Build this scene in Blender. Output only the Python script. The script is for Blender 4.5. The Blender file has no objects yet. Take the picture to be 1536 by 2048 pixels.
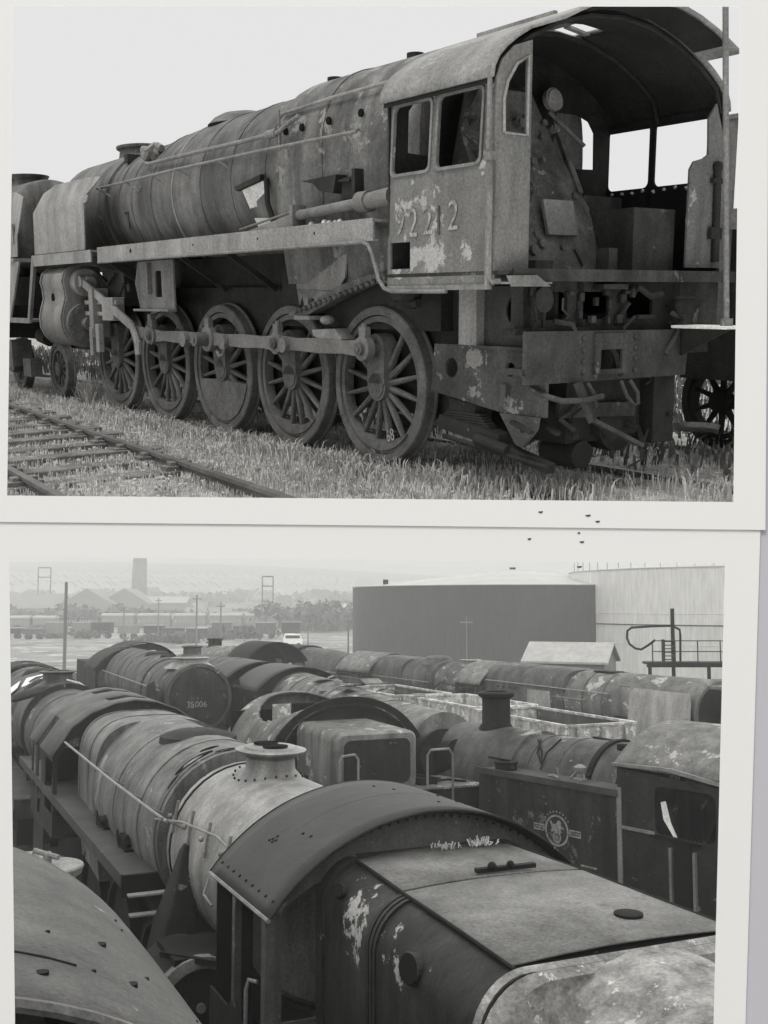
import bpy, bmesh, math, random
import numpy as np
from mathutils import Vector, Matrix
from mathutils.geometry import tessellate_polygon
random.seed(7); rng = np.random.default_rng(7)
R = math.radians; PI = math.pi
sc = bpy.context.scene; COL = sc.collection

# ------------------------------------------------------------------ camera
F = 2150.0                       # focal length in photo pixels (photo 1536 x 2048)
EYE = 5.5
PITCH = math.atan(186 / F)
cd = bpy.data.cameras.new('camera'); cam = bpy.data.objects.new('camera', cd); COL.objects.link(cam)
cd.sensor_fit = 'VERTICAL'; cd.sensor_height = 36; cd.lens = 36 * F / 2048
cd.clip_start = .1; cd.clip_end = 9000
cam.location = (0, 0, EYE); cam.rotation_euler = (PI/2 + PITCH, 0, 0)
sc.camera = cam
sc.render.resolution_x = 768; sc.render.resolution_y = 1024
sc.view_settings.view_transform = 'Standard'; sc.view_settings.look = 'None'
sc.view_settings.exposure = 0; sc.view_settings.gamma = 1
sc.cycles.max_bounces = 6; sc.cycles.diffuse_bounces = 3; sc.cycles.volume_bounces = 1
sc.cycles.use_denoising = True

# ------------------------------------------------------------------ world: pale overcast daylight
SUN_EL, SUN_AZ = R(52), R(-150)   # sun behind the camera, to the left
w = bpy.data.worlds.new('World'); sc.world = w; w.use_nodes = True
nt = w.node_tree; nt.nodes.clear(); L = nt.links.new
out = nt.nodes.new('ShaderNodeOutputWorld'); bg = nt.nodes.new('ShaderNodeBackground')
sky = nt.nodes.new('ShaderNodeTexSky'); sky.sky_type = 'NISHITA'; sky.sun_disc = False
sky.sun_elevation = SUN_EL; sky.sun_rotation = SUN_AZ; sky.dust_density = 4
hs = nt.nodes.new('ShaderNodeHueSaturation'); hs.inputs['Saturation'].default_value = 0.0
tc = nt.nodes.new('ShaderNodeTexCoord'); sep = nt.nodes.new('ShaderNodeSeparateXYZ')
ramp = nt.nodes.new('ShaderNodeMapRange'); ramp.inputs['From Min'].default_value = .5; ramp.inputs['From Max'].default_value = 1
ramp.inputs['To Min'].default_value = 7.4; ramp.inputs['To Max'].default_value = 17
comb = nt.nodes.new('ShaderNodeMix'); comb.data_type = 'RGBA'; comb.inputs['Factor'].default_value = .94
L(tc.outputs['Generated'], sep.inputs[0]); L(sep.outputs['Z'], ramp.inputs['Value'])
L(sky.outputs[0], hs.inputs['Color']); L(hs.outputs[0], comb.inputs[6]); L(ramp.outputs[0], comb.inputs[7])
L(comb.outputs[2], bg.inputs['Color']); bg.inputs['Strength'].default_value = .110; L(bg.outputs[0], out.inputs[0])
sd = bpy.data.lights.new('sun', 'SUN'); sd.energy = 1.9; sd.angle = R(18); sd.color = (1, .985, .96)
so = bpy.data.objects.new('sun', sd); COL.objects.link(so)
so.rotation_euler = Vector((math.sin(SUN_AZ)*math.cos(SUN_EL), math.cos(SUN_AZ)*math.cos(SUN_EL), math.sin(SUN_EL))).to_track_quat('Z', 'Y').to_euler()

# ------------------------------------------------------------------ materials
def g3(v, t=0.0):
    return (v*(1+.012+t), v, v*(1-.035-t), 1)
def mat(name, base, rough=.75, metallic=0.0):
    m = bpy.data.materials.new(name); m.use_nodes = True
    b = m.node_tree.nodes['Principled BSDF']
    b.inputs['Base Color'].default_value = base if isinstance(base, tuple) else g3(base)
    b.inputs['Roughness'].default_value = rough; b.inputs['Metallic'].default_value = metallic
    return m
def rust(name, c, spread=.5, patch=None, pth=.62, scale=1.3, streak=.5, bump=.25, rough=.8, fine=1.0, seed=0.0, axis='Z', regions=(), dent=3.5):
    """weathered paint: cloudy grey, run-down streaks, flaked patches, pin-point corrosion"""
    m = bpy.data.materials.new(name); m.use_nodes = True
    n = m.node_tree.nodes; l = m.node_tree.links.new; b = n['Principled BSDF']; b.inputs['Roughness'].default_value = rough; b.inputs['Specular IOR Level'].default_value = .22
    t = n.new('ShaderNodeTexCoord'); mp = n.new('ShaderNodeMapping'); mp.inputs['Location'].default_value = (seed*3.1, seed*1.7, seed*.9)
    l(t.outputs['Object'], mp.inputs[0])
    def noise(sc_, det=6, ro=.6, vec=None, dist=0.0):
        x = n.new('ShaderNodeTexNoise'); x.inputs['Scale'].default_value = sc_; x.inputs['Detail'].default_value = det
        x.inputs['Roughness'].default_value = ro; x.inputs['Distortion'].default_value = dist
        l((vec or mp).outputs[0], x.inputs['Vector']); return x
    def mr(src, a, b_, c_, d_):
        x = n.new('ShaderNodeMapRange'); x.inputs[1].default_value = a; x.inputs[2].default_value = b_
        x.inputs[3].default_value = c_; x.inputs[4].default_value = d_; l(src, x.inputs[0]); return x.outputs[0]
    def mth(op, a, b_):
        x = n.new('ShaderNodeMath'); x.operation = op
        for i, s in enumerate((a, b_)):
            if isinstance(s, (int, float)): x.inputs[i].default_value = s
            else: l(s, x.inputs[i])
        return x.outputs[0]
    st = n.new('ShaderNodeMapping'); st.inputs['Scale'].default_value = {'Z': (2.6, 2.6, .35), 'X': (.3, 2.6, 2.6)}[axis]
    l(mp.outputs[0], st.inputs[0])
    big = mr(noise(scale, 8, .65, dist=.6).outputs[0], .3, .7, 1-spread, 1+spread)
    stk = mr(noise(1.6, 5, .6, st).outputs[0], .35, .7, 1-streak*.6, 1+streak*.6)
    fin = mr(noise(38, 3, .7).outputs[0], .3, .7, 1-.28*fine, 1+.28*fine)
    v = mth('MULTIPLY', mth('MULTIPLY', big, stk), mth('MULTIPLY', fin, c))
    if patch is not None:
        pn = noise(scale*1.9, 10, .72, dist=.25).outputs[0]
        for (rx, ry, rz, rr, amt) in regions:
            cv = n.new('ShaderNodeVectorMath'); cv.operation = 'DISTANCE'; l(t.outputs['Object'], cv.inputs[0]); cv.inputs[1].default_value = (rx, ry, rz)
            pn = mth('ADD', pn, mr(cv.outputs['Value'], 0, rr, amt, 0))
        msk = mr(pn, pth, pth+.02, 0, 1)
        mx = n.new('ShaderNodeMix'); mx.data_type = 'FLOAT'; l(msk, mx.inputs[0]); l(v, mx.inputs[2])
        l(mth('MULTIPLY', fin, patch), mx.inputs[3]); v = mx.outputs[0]
    pit = mr(noise(9, 4, .6).outputs[0], .68, .74, 1, .55)
    v = mth('MULTIPLY', v, pit)
    cc = n.new('ShaderNodeCombineColor'); l(mth('MULTIPLY', v, 1.01), cc.inputs[0]); l(v, cc.inputs[1]); l(mth('MULTIPLY', v, .955), cc.inputs[2])
    l(cc.outputs[0], b.inputs['Base Color'])
    bp = n.new('ShaderNodeBump'); bp.inputs['Strength'].default_value = bump; bp.inputs['Distance'].default_value = .02
    l(mth('ADD', noise(14, 8, .7).outputs[0], mth('MULTIPLY', noise(2.4, 3, .5).outputs[0], dent)), bp.inputs['Height']); l(bp.outputs[0], b.inputs['Normal'])
    return m

M = {}
M['boiler'] = rust('weathered boiler cladding', .085, .45, .19, .64, 1.1, .75, .3, .6)
M['firebox'] = rust('flaking firebox paint', .10, .4, .19, .585, 1.6, .8, .35, .7, seed=2)
M['cabside'] = rust('flaking cab paint', .12, .22, .27, .60, 2.2, .35, .3, .6, seed=3.3, regions=((1.38,-1.35,1.93,.36,.16),(1.6,-1.35,1.85,.22,.12),(1.15,-1.35,2.3,.3,.1),(1.5,-1.35,2.45,.2,.13),(1.95,-1.35,2.0,.15,.12),(.95,-1.35,1.8,.16,.14),(1.6,-.95,.95,.22,.16),(1.95,-.95,.8,.2,.14)))
M['cabroof'] = rust('chalky roof paint', .21, .3, .30, .6, 1.6, .3, .25, .7, seed=4)
M['plate'] = rust('dusty steel plate', .15, .25, .22, .68, 1.8, .45, .25, .7, seed=5)
M['palepl'] = rust('pale faded steel plate', .20, .22, .28, .66, 1.4, .4, .2, .7, seed=6)
M['wheel'] = rust('dull wheel steel', .095, .35, None, .6, 4.0, .3, .5, .75, seed=7, dent=.6)
M['rod'] = rust('bare rod steel', .13, .25, .2, .66, 3, .1, .2, .6, seed=8)
M['under'] = rust('grimy underframe', .022, .4, .075, .66, 2, .3, .4, .85, seed=9)
M['grime'] = rust('grimy painted plate', .04, .5, .10, .62, 2.2, .5, .4, .8, seed=10)
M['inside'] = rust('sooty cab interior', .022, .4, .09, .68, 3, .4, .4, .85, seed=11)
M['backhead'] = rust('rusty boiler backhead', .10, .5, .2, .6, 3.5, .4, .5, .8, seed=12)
M['pipe'] = rust('pipe steel', .15, .3, .25, .62, 4, .1, .2, .6, seed=13)
M['dark'] = mat('painted opening shade', .012, .9)  # near-black discs and panels paint the shade inside openings
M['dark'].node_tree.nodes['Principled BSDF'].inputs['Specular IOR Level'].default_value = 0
M['white'] = rust('whitewashed metal', .62, .12, None, .6, 3, .3, .2, .6, seed=14)
M['paintw'] = rust('chalk white lettering', .22, .25, .12, .52, 12, .2, .1, .8, seed=15)
M['palepaint'] = rust('worn lettering', .28, .3, .1, .60, 12, .2, .1, .8, seed=16)
M['yboil'] = rust('dry rusted boiler plate', .0558, .42, .21, .61, 1.0, .7, .3, .65, seed=17)
M['yboilpale'] = rust('pale smokebox plate', .1600, .35, .12, .64, 1.0, .6, .3, .55, seed=18)
M['yroof'] = rust('smooth cab roof sheet', .0303, .16, None, .6, .8, .25, .12, .6, seed=19, fine=.6)
M['ycab'] = rust('flaking yard cab', .0197, .4, .15, .63, 2.2, .5, .3, .8, seed=20)
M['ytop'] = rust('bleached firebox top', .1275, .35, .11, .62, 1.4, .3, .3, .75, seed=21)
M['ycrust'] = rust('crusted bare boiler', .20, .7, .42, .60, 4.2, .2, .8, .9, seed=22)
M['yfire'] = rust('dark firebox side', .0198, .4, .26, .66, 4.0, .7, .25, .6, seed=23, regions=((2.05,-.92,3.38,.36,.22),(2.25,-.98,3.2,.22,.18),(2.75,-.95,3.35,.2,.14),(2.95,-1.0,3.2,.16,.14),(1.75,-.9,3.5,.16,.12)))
M['ypale'] = rust('faded boat grey plate', .1071, .35, .27, .58, 1.1, .6, .3, .75, seed=24)
M['ytank'] = rust('sooty side tank', .0203, .45, .085, .60, 1.3, .8, .25, .7, seed=25)
M['ydark'] = rust('dark yard metal', .0085, .4, None, .6, 1.5, .4, .3, .8, seed=26)
M['eroof'] = rust('sandy rusted roof sheet', .0760, .28, .20, .66, .9, .3, .22, .7, seed=27)
M['wagon'] = rust('peeling wagon paint', .3000, .4, .5, .55, 2.5, .6, .3, .8, seed=28)
M['wagin'] = rust('wagon interior', .0490, .4, .13, .6, 1.5, .6, .3, .85, seed=29)
M['aboil'] = rust('sun-bleached rusted cladding', .085, .5, .17, .60, 1.2, .8, .3, .65, seed=43, dent=5)
M['bplate'] = rust('flaking front plate', .05, .35, .10, .60, 3, .3, .4, .8, seed=41)
M['rowpale'] = rust('pale casing sheet', .20, .22, .28, .62, 1.6, .5, .3, .75, seed=42)
M['board'] = rust('oily running plate', .0420, .35, .18, .64, 1.6, .2, .3, .6, seed=30)

for k_ in ('yroof','ycab','ydark','ytank','yfire','yboil','board','eroof','ypale','ytop'): M[k_].node_tree.nodes['Principled BSDF'].inputs['Specular IOR Level'].default_value = .1
# ------------------------------------------------------------------ mesh builder
class MB:
    def __init__(s): s.v = []; s.f = []
    def add(s, vs, fs):
        o = len(s.v); s.v += [tuple(p) for p in vs]; s.f += [tuple(i+o for i in q) for q in fs]; return s
    def box(s, x0, x1, y0, y1, z0, z1):
        return s.add([(x0,y0,z0),(x1,y0,z0),(x1,y1,z0),(x0,y1,z0),(x0,y0,z1),(x1,y0,z1),(x1,y1,z1),(x0,y1,z1)],
              [(0,3,2,1),(4,5,6,7),(0,1,5,4),(1,2,6,5),(2,3,7,6),(3,0,4,7)])
    def bar(s, a, b, w_, h_, up=(0,0,1)):
        a = Vector(a); b = Vector(b); d = (b-a).normalized(); u = Vector(up); sd_ = d.cross(u)
        if sd_.length < 1e-4: sd_ = d.cross(Vector((1,0,0)))
        sd_.normalize(); u = sd_.cross(d)
        vs = []
        for p in (a, b):
            for i, j in ((-1,-1),(1,-1),(1,1),(-1,1)): vs.append(p + sd_*i*w_/2 + u*j*h_/2)
        return s.add(vs, [(0,3,2,1),(4,5,6,7),(0,1,5,4),(1,2,6,5),(2,3,7,6),(3,0,4,7)])
    def ring(s, c, ax, r, n):
        ax = Vector(ax).normalized(); t = Vector((0,0,1)) if abs(ax.z) < .9 else Vector((1,0,0))
        a = ax.cross(t).normalized(); b = ax.cross(a); c = Vector(c)
        return [c + (a*math.cos(2*PI*i/n) + b*math.sin(2*PI*i/n))*r for i in range(n)]
    def loft(s, rings, caps=(True, True), closed=True):
        n = len(rings[0]); vs = [p for r_ in rings for p in r_]; fs = []
        for k in range(len(rings)-1):
            for i in range(n if closed else n-1):
                j = (i+1) % n; fs.append((k*n+i, k*n+j, (k+1)*n+j, (k+1)*n+i))
        if closed and caps[0]: fs.append(tuple(range(n-1, -1, -1)))
        if closed and caps[1]: fs.append(tuple(range((len(rings)-1)*n, len(rings)*n)))
        return s.add(vs, fs)
    def cyl(s, a, b, r0, r1=None, n=16, caps=(True, True)):
        ax = Vector(b)-Vector(a); return s.loft([s.ring(a, ax, r0, n), s.ring(b, ax, r0 if r1 is None else r1, n)], caps)
    def lathe(s, c, ax, prof, n=24, caps=(True, True)):
        ax = Vector(ax).normalized(); c = Vector(c)
        return s.loft([s.ring(c+ax*t, ax, max(r, 1e-4), n) for t, r in prof], caps)
    def tube(s, pts, r, n=8):
        pts = [Vector(p) for p in pts]; rs = []
        t0 = (pts[1]-pts[0]).normalized(); a = t0.cross(Vector((0,0,1)) if abs(t0.z) < .9 else Vector((1,0,0))).normalized()
        for i, p in enumerate(pts):
            t = (pts[min(i+1, len(pts)-1)]-pts[max(i-1, 0)]).normalized(); a = (a - t*a.dot(t)).normalized(); b = t.cross(a)
            rs.append([p + (a*math.cos(2*PI*k/n)+b*math.sin(2*PI*k/n))*r for k in range(n)])
        return s.loft(rs)
    def ball(s, c, r, n=12, sz=1.0):
        return s.lathe(c, (0,0,1), [(-math.cos(PI*k/8)*r*sz, math.sin(PI*k/8)*r) for k in range(9)], n)
    def plate(s, outer, holes, t, fn):
        """outer/holes: 2D outlines, extruded by t; fn(a, b, t) -> 3D"""
        loops = [outer]+list(holes); flat = [p for lp in loops for p in lp]
        tris = tessellate_polygon([[Vector((p[0], p[1], 0)) for p in lp] for lp in loops])
        n = len(flat); vs = [fn(p[0], p[1], 0) for p in flat]+[fn(p[0], p[1], t) for p in flat]
        fs = [tuple(q) for q in tris]+[tuple(n+i for i in reversed(q)) for q in tris]; o = 0
        for lp in loops:
            m_ = len(lp)
            for i in range(m_): j = (i+1) % m_; fs.append((o+i, o+j, n+o+j, n+o+i))
            o += m_
        return s.add(vs, fs)
    def build(s, name, m, parent=None, smooth=40, bevel=0):
        me = bpy.data.meshes.new(name); me.from_pydata([tuple(p) for p in s.v], [], s.f); me.update()
        bm = bmesh.new(); bm.from_mesh(me); bmesh.ops.recalc_face_normals(bm, faces=bm.faces); bm.to_mesh(me); bm.free()
        if smooth: me.shade_smooth(); me.set_sharp_from_angle(angle=R(smooth))
        me.materials.append(M[m] if isinstance(m, str) else m)
        o = bpy.data.objects.new(name, me); COL.objects.link(o)
        if parent is not None: o.parent = parent
        if bevel:
            b = o.modifiers.new('bevel', 'BEVEL'); b.width = bevel; b.segments = 2; b.limit_method = 'ANGLE'
        return o
def build_split(s, name, m, parent=None, **k):
    # every connected piece becomes a part of its own
    par = list(range(len(s.v)))
    def fd(i):
        while par[i] != i: par[i] = par[par[i]]; i = par[i]
        return i
    for q in s.f:
        for i in q[1:]: par[fd(i)] = fd(q[0])
    gs = {}
    for q in s.f: gs.setdefault(fd(q[0]), []).append(q)
    for fs_ in gs.values():
        ids = sorted({i for q in fs_ for i in q}); mp = {i: j for j, i in enumerate(ids)}
        x = MB(); x.v = [s.v[i] for i in ids]; x.f = [tuple(mp[i] for i in q) for q in fs_]; x.build(name, m, parent, **k)
def tag(o, label=None, cat=None, group=None, kind=None):
    for k, v in (('label', label), ('category', cat), ('group', group), ('kind', kind)):
        if v: o[k] = v
    return o
def empty(name, mtx, label, cat, group=None):
    o = bpy.data.objects.new(name, None); COL.objects.link(o); o.matrix_world = mtx; o.empty_display_size = .3
    return tag(o, label, cat, group)
def copy_tree(o, parent=None):
    c = o.copy(); COL.objects.link(c); c.parent = parent
    for ch in o.children: copy_tree(ch, c)
    return c
def rrect(x0, x1, y0, y1, r, n=4):
    p = []
    for cx, cy, a0 in ((x1-r, y1-r, 0), (x0+r, y1-r, 90), (x0+r, y0+r, 180), (x1-r, y0+r, 270)):
        for i in range(n+1): a = R(a0+90*i/n); p.append((cx+r*math.cos(a), cy+r*math.sin(a)))
    return p
def circ(cx, cy, r, n=16): return [(cx+r*math.cos(2*PI*i/n), cy+r*math.sin(2*PI*i/n)) for i in range(n)]
def text_mesh(txt, size, mname, name, parent, fn, m='paintw', sx=1.0):
    c = bpy.data.curves.new(name, 'FONT'); c.body = txt; c.size = size; c.extrude = .0015; c.align_x = 'CENTER'; c.resolution_u = 4
    t = bpy.data.objects.new('tmp', c); COL.objects.link(t); dg = bpy.context.evaluated_depsgraph_get()
    me = bpy.data.meshes.new_from_object(t.evaluated_get(dg)); bpy.data.objects.remove(t); bpy.data.curves.remove(c)
    for v in me.vertices: v.co = Vector(fn(v.co.x*sx, v.co.y, v.co.z))
    me.name = name; me.materials.clear(); me.materials.append(M[m]); o = bpy.data.objects.new(name, me); COL.objects.link(o); o.parent = parent
    return o
HAZE = .0015; LID_GLOW = 2.1
# ================================================================== UPPER PRINT: locomotive seen from its cab end
MC = Matrix.Translation((0, 0, EYE)) @ Matrix.Rotation(PI/2+PITCH, 4, 'X')
RU = Matrix(((-0.582289, 0.812968, -0.004738), (-0.156605, -0.117884, -0.980601), (0.797756, 0.570251, -0.195957)))
TU = Vector((0.645, -0.5894, 11.1269))
D3 = Matrix(((1,0,0),(0,-1,0),(0,0,-1)))
MU = MC @ (Matrix.Translation(D3 @ TU) @ (D3 @ RU @ Matrix(((-1,0,0),(0,1,0),(0,0,1)))).to_4x4())
# inside this block x runs towards the smokebox; meshes are stored with x reversed (X = -x), y away from the viewer, z up
_build = MB.build
def ubuild(s, *a, **k):
    s.v = [(-p[0], p[1], p[2]) for p in s.v]; return _build(s, *a, **k)
MB.build = ubuild
def uloc(x=0, y=0, z=0): return MU @ Matrix.Translation((-x, y, z))

MUI = MC.inverted() @ MU
def upy(x, y, z):
    c = MUI @ Vector((-x, y, z)); return 1024+F*c.y/c.z if c.z < 0 else 9e9
def xlim(y, z=-.15, py=1034, slope=0.0, xr=0.0):
    x = 12.0
    while x > -6 and upy(x, y+slope*(x-xr), z) < py: x -= .05
    return x
# ---- ground: one weedy sheet
def ground_u():
    mb = MB(); NX, NY = 90, 70
    a, b = np.array([0.25-3.0, -5.59+.05]), np.array([-4.48, .7])
    a = np.array([.25, -5.59]); c, d = np.array([8.65, 24.19]), np.array([70.5, -3.39])
    for j in range(NY+1):
        s = (j/NY)**2.2
        for i in range(NX+1):
            r = i/NX; p = (a*(1-r)+b*r)*(1-s) + (d*(1-r)+c*r)*s
            z = .035*math.sin(p[0]*1.7+p[1]*.8)*math.sin(p[1]*2.3-p[0]*.6) - .05
            mb.v.append((p[0], p[1], z))
    for j in range(NY):
        for i in range(NX): q = j*(NX+1)+i; mb.f.append((q, q+1, q+NX+2, q+NX+1))
    return mb
M['ground'] = rust('stony weedy earth', .27, .55, .42, .57, 3.4, .1, 1.0, .95, seed=31)
o = ground_u().build('ground', 'ground', None); o.matrix_world = MU; tag(o, 'rough weedy cinder ground under the big locomotive', 'ground', kind='structure')

# ---- grass and weeds
def blades(pts, hts, wd, lean=.45, name='grass', m=None, seed=1):
    rg = np.random.default_rng(seed); V = []; Fc = []
    for (x, y), h in zip(pts, hts):
        a = rg.uniform(0, 2*PI); l_ = rg.uniform(0, lean)*h; w_ = wd*rg.uniform(.6, 1.4); b = rg.uniform(0, 2*PI)
        dx, dy = math.cos(a)*l_, math.sin(a)*l_; wx, wy = math.cos(b)*w_, math.sin(b)*w_; o_ = len(V)
        V += [(x-wx, y-wy, -.06), (x+wx, y+wy, -.06), (x+dx*.45+wx*.7, y+dy*.45+wy*.7, h*.6), (x+dx*.45-wx*.7, y+dy*.45-wy*.7, h*.6), (x+dx, y+dy, h*(1-.25*lean))]
        Fc += [(o_, o_+1, o_+2, o_+3), (o_+3, o_+2, o_+4)]
    mb = MB(); mb.v = V; mb.f = Fc; return mb
def clump(x, y): return .5+.5*math.sin(x*2.1+3*math.sin(y*1.3))*math.sin(y*2.7+2*math.cos(x*.9))
pts = []; hts = []
while len(pts) < 85000:
    x = rng.uniform(-4.5, 13); y = rng.uniform(-5.0, 2.5)
    c = clump(x, y); trackc = -3.38+.063*(x-1); infour = abs(y-trackc) < .68
    zone = 1.0 if -2.4 < y < -1.15 else (.5 if infour else (.25 if y > -.9 else .7))
    if x > 5: zone *= 1.0
    c2 = .5+.5*math.sin(x*7.3+2*math.sin(y*5.1))*math.sin(y*8.9+2*math.cos(x*4.3))
    if upy(x, y, -.06) < 1036 and rng.uniform() < zone*(.08+.92*c*c2**.7): pts.append((x, y)); hts.append(rng.uniform(.01, .048)*(.5+c)*(.6+.6*c2)*(3.0 if -1.7 < y < -.9 and rng.uniform() < .08 else 1)*(1.25 if -2.4<y<-1.1 else .9))
M['grass'] = rust('dry grass', .48, .5, .70, .55, 5, .1, 0, .8, seed=32)
M['weedfill'] = rust('added dark weed', .10, .4, None, .55, 3, .1, 0, .8, seed=39)
M['weed'] = rust('leafy weed', .36, .35, None, .55, 5, .1, 0, .7, seed=33)
o = blades(pts, hts, .0045, 1.1).build('grass', 'grass', None, smooth=0); o.matrix_world = MU
tag(o, 'short dry grass growing between the rails and along the ballast', 'grass', kind='stuff')
wp = []; wh = []
for cx_, cy_, n_, s_, h_ in [(2.35,-1.25,420,.26,.2),(3.1,-1.45,240,.22,.14),(.2,-1.3,420,.35,.20),(1.1,-1.35,360,.3,.20),(-.5,-1.4,320,.3,.18),(7.7,-.9,160,.12,.55),(-1.2,-.95,460,.5,.2),(-2.1,-.6,420,.5,.2),(4.6,-1.3,260,.35,.16),(6.2,-1.2,260,.5,.16),(1.6,-1.7,260,.4,.1),(-1.0,-2.0,300,.5,.11),(-3.0,.4,260,.5,.2),(-2.4,2.2,260,.8,.2),(9.4,-1.5,300,.6,.16)]:
    for _ in range(n_):
        a_ = (rng.normal(cx_, s_), rng.normal(cy_, s_*.4))
        if upy(*a_, -.06) < 1034: wp.append(a_); wh.append(rng.uniform(.3, 1)*h_)
o = blades(wp, wh, .007, 1.0, seed=5).build('weeds', 'weed', None, smooth=0); o.matrix_world = MU
tag(o, 'taller leafy weeds around the feet of the locomotive wheels', 'weeds', kind='stuff')
pts2 = [(rng.uniform(-6, 26), rng.uniform(1.0, 14)) for _ in range(16000)]  # dark blades added to darken the pale ground seen between the wheels
o = blades(pts2, list(rng.uniform(.05, .3, 16000)), .02, .8, seed=9).build('weeds', 'weedfill', None, smooth=0); o.matrix_world = MU
tag(o, 'dark weeds added to darken the pale ground behind the big locomotive', 'weeds', kind='stuff')
# small stones
mb = MB()
for _ in range(2600):
    x = rng.uniform(-4, 12); y = rng.uniform(-5, -1.0 if rng.uniform() < .8 else 2); r = rng.uniform(.008, .032)
    if upy(x, y, -.06) > 1030: continue
    mb.lathe((x, y, -.02+r*.3), (rng.normal(0,.3), rng.normal(0,.3), 1), [(-r*.5, r*.6), (0, r), (r*.6, r*.55)], 6)
M['stone'] = rust('pale ballast stone', .34, .5, None, .6, 8, .1, .3, .9, seed=34)
o = mb.build('ballast', 'stone', None, smooth=0); o.matrix_world = MU; tag(o, 'scattered pale ballast stones on the earth', 'ballast', kind='stuff')

# ---- tracks
def rail_mb(y0, x0, x1, z=0.0, slope=0.0, xr=0.0):
    mb = MB(); f_ = lambda x: y0+slope*(x-xr)
    prof = [(-.035,.0),(.035,.0),(.035,-.035),(.012,-.045),(.012,-.12),(.06,-.135),(.06,-.15),(-.06,-.15),(-.06,-.135),(-.012,-.12),(-.012,-.045),(-.035,-.035)]
    n = max(2, int((x1-x0)/1.0)); return mb.loft([[(x0+(x1-x0)*k/n, f_(x0+(x1-x0)*k/n)+a, z+b) for a, b in prof] for k in range(n+1)])
M['railtop'] = rust('worn rail steel', .10, .3, .22, .66, 3, .1, .2, .5, seed=35)
M['sleeper'] = rust('weathered sleeper timber', .13, .4, .24, .6, 3, .5, .6, .9, seed=36, axis='X')
t = empty('railway_track', MU, 'empty railway track overgrown with grass in the lower left foreground of the upper print', 'railway track')
for yy in (-2.63, -4.10): rail_mb(yy, xlim(yy, -.05, 1034, .063, 1.0), 30, .10, .063, 1.0).build('rail', 'railtop', t)
for k in range(26):
    x = -2.2+k*.74; yc = -3.365+.063*(x-1); j = rng.uniform(-.04, .04)
    if upy(x-.125, yc-1.2, -.15) > 1040: continue
    MB().box(x-.125, x+.125, yc-1.15+j, yc+1.15+j, -.15, .03+rng.uniform(-.02,.015)).build('sleeper', 'sleeper', t, bevel=.012)
    for s in (-1, 1):
        yr = yc+s*.735
        c = MB(); c.box(x-.07, x+.07, yr-.16, yr+.16, -.0, .055); c.box(x-.05, x+.05, yr-.11, yr-.045, .02, .09); c.box(x-.05, x+.05, yr+.045, yr+.11, .02, .09)
        c.build('rail_chair', 'rod', t, bevel=.006)
t = empty('railway_track', MU, 'rusty rails carrying the big cab-first locomotive', 'railway track')
for yy in (-.752, .752): rail_mb(yy, xlim(yy), 34, 0.0).build('rail', 'railtop', t)
for k in range(22):
    if upy(-5.6+k*.75, -1.2, -.3) < 1034: MB().box(-5.6+k*.75, -5.35+k*.75, -1.2, 1.2, -.3, -.12).build('sleeper', 'sleeper', t)
t = empty('railway_track', MU, 'track under the dark wagon at the right edge of the upper print', 'railway track')
for yy in (2.5, 3.98): rail_mb(yy, xlim(yy), 26, 0.0).build('rail', 'railtop', t)

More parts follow.
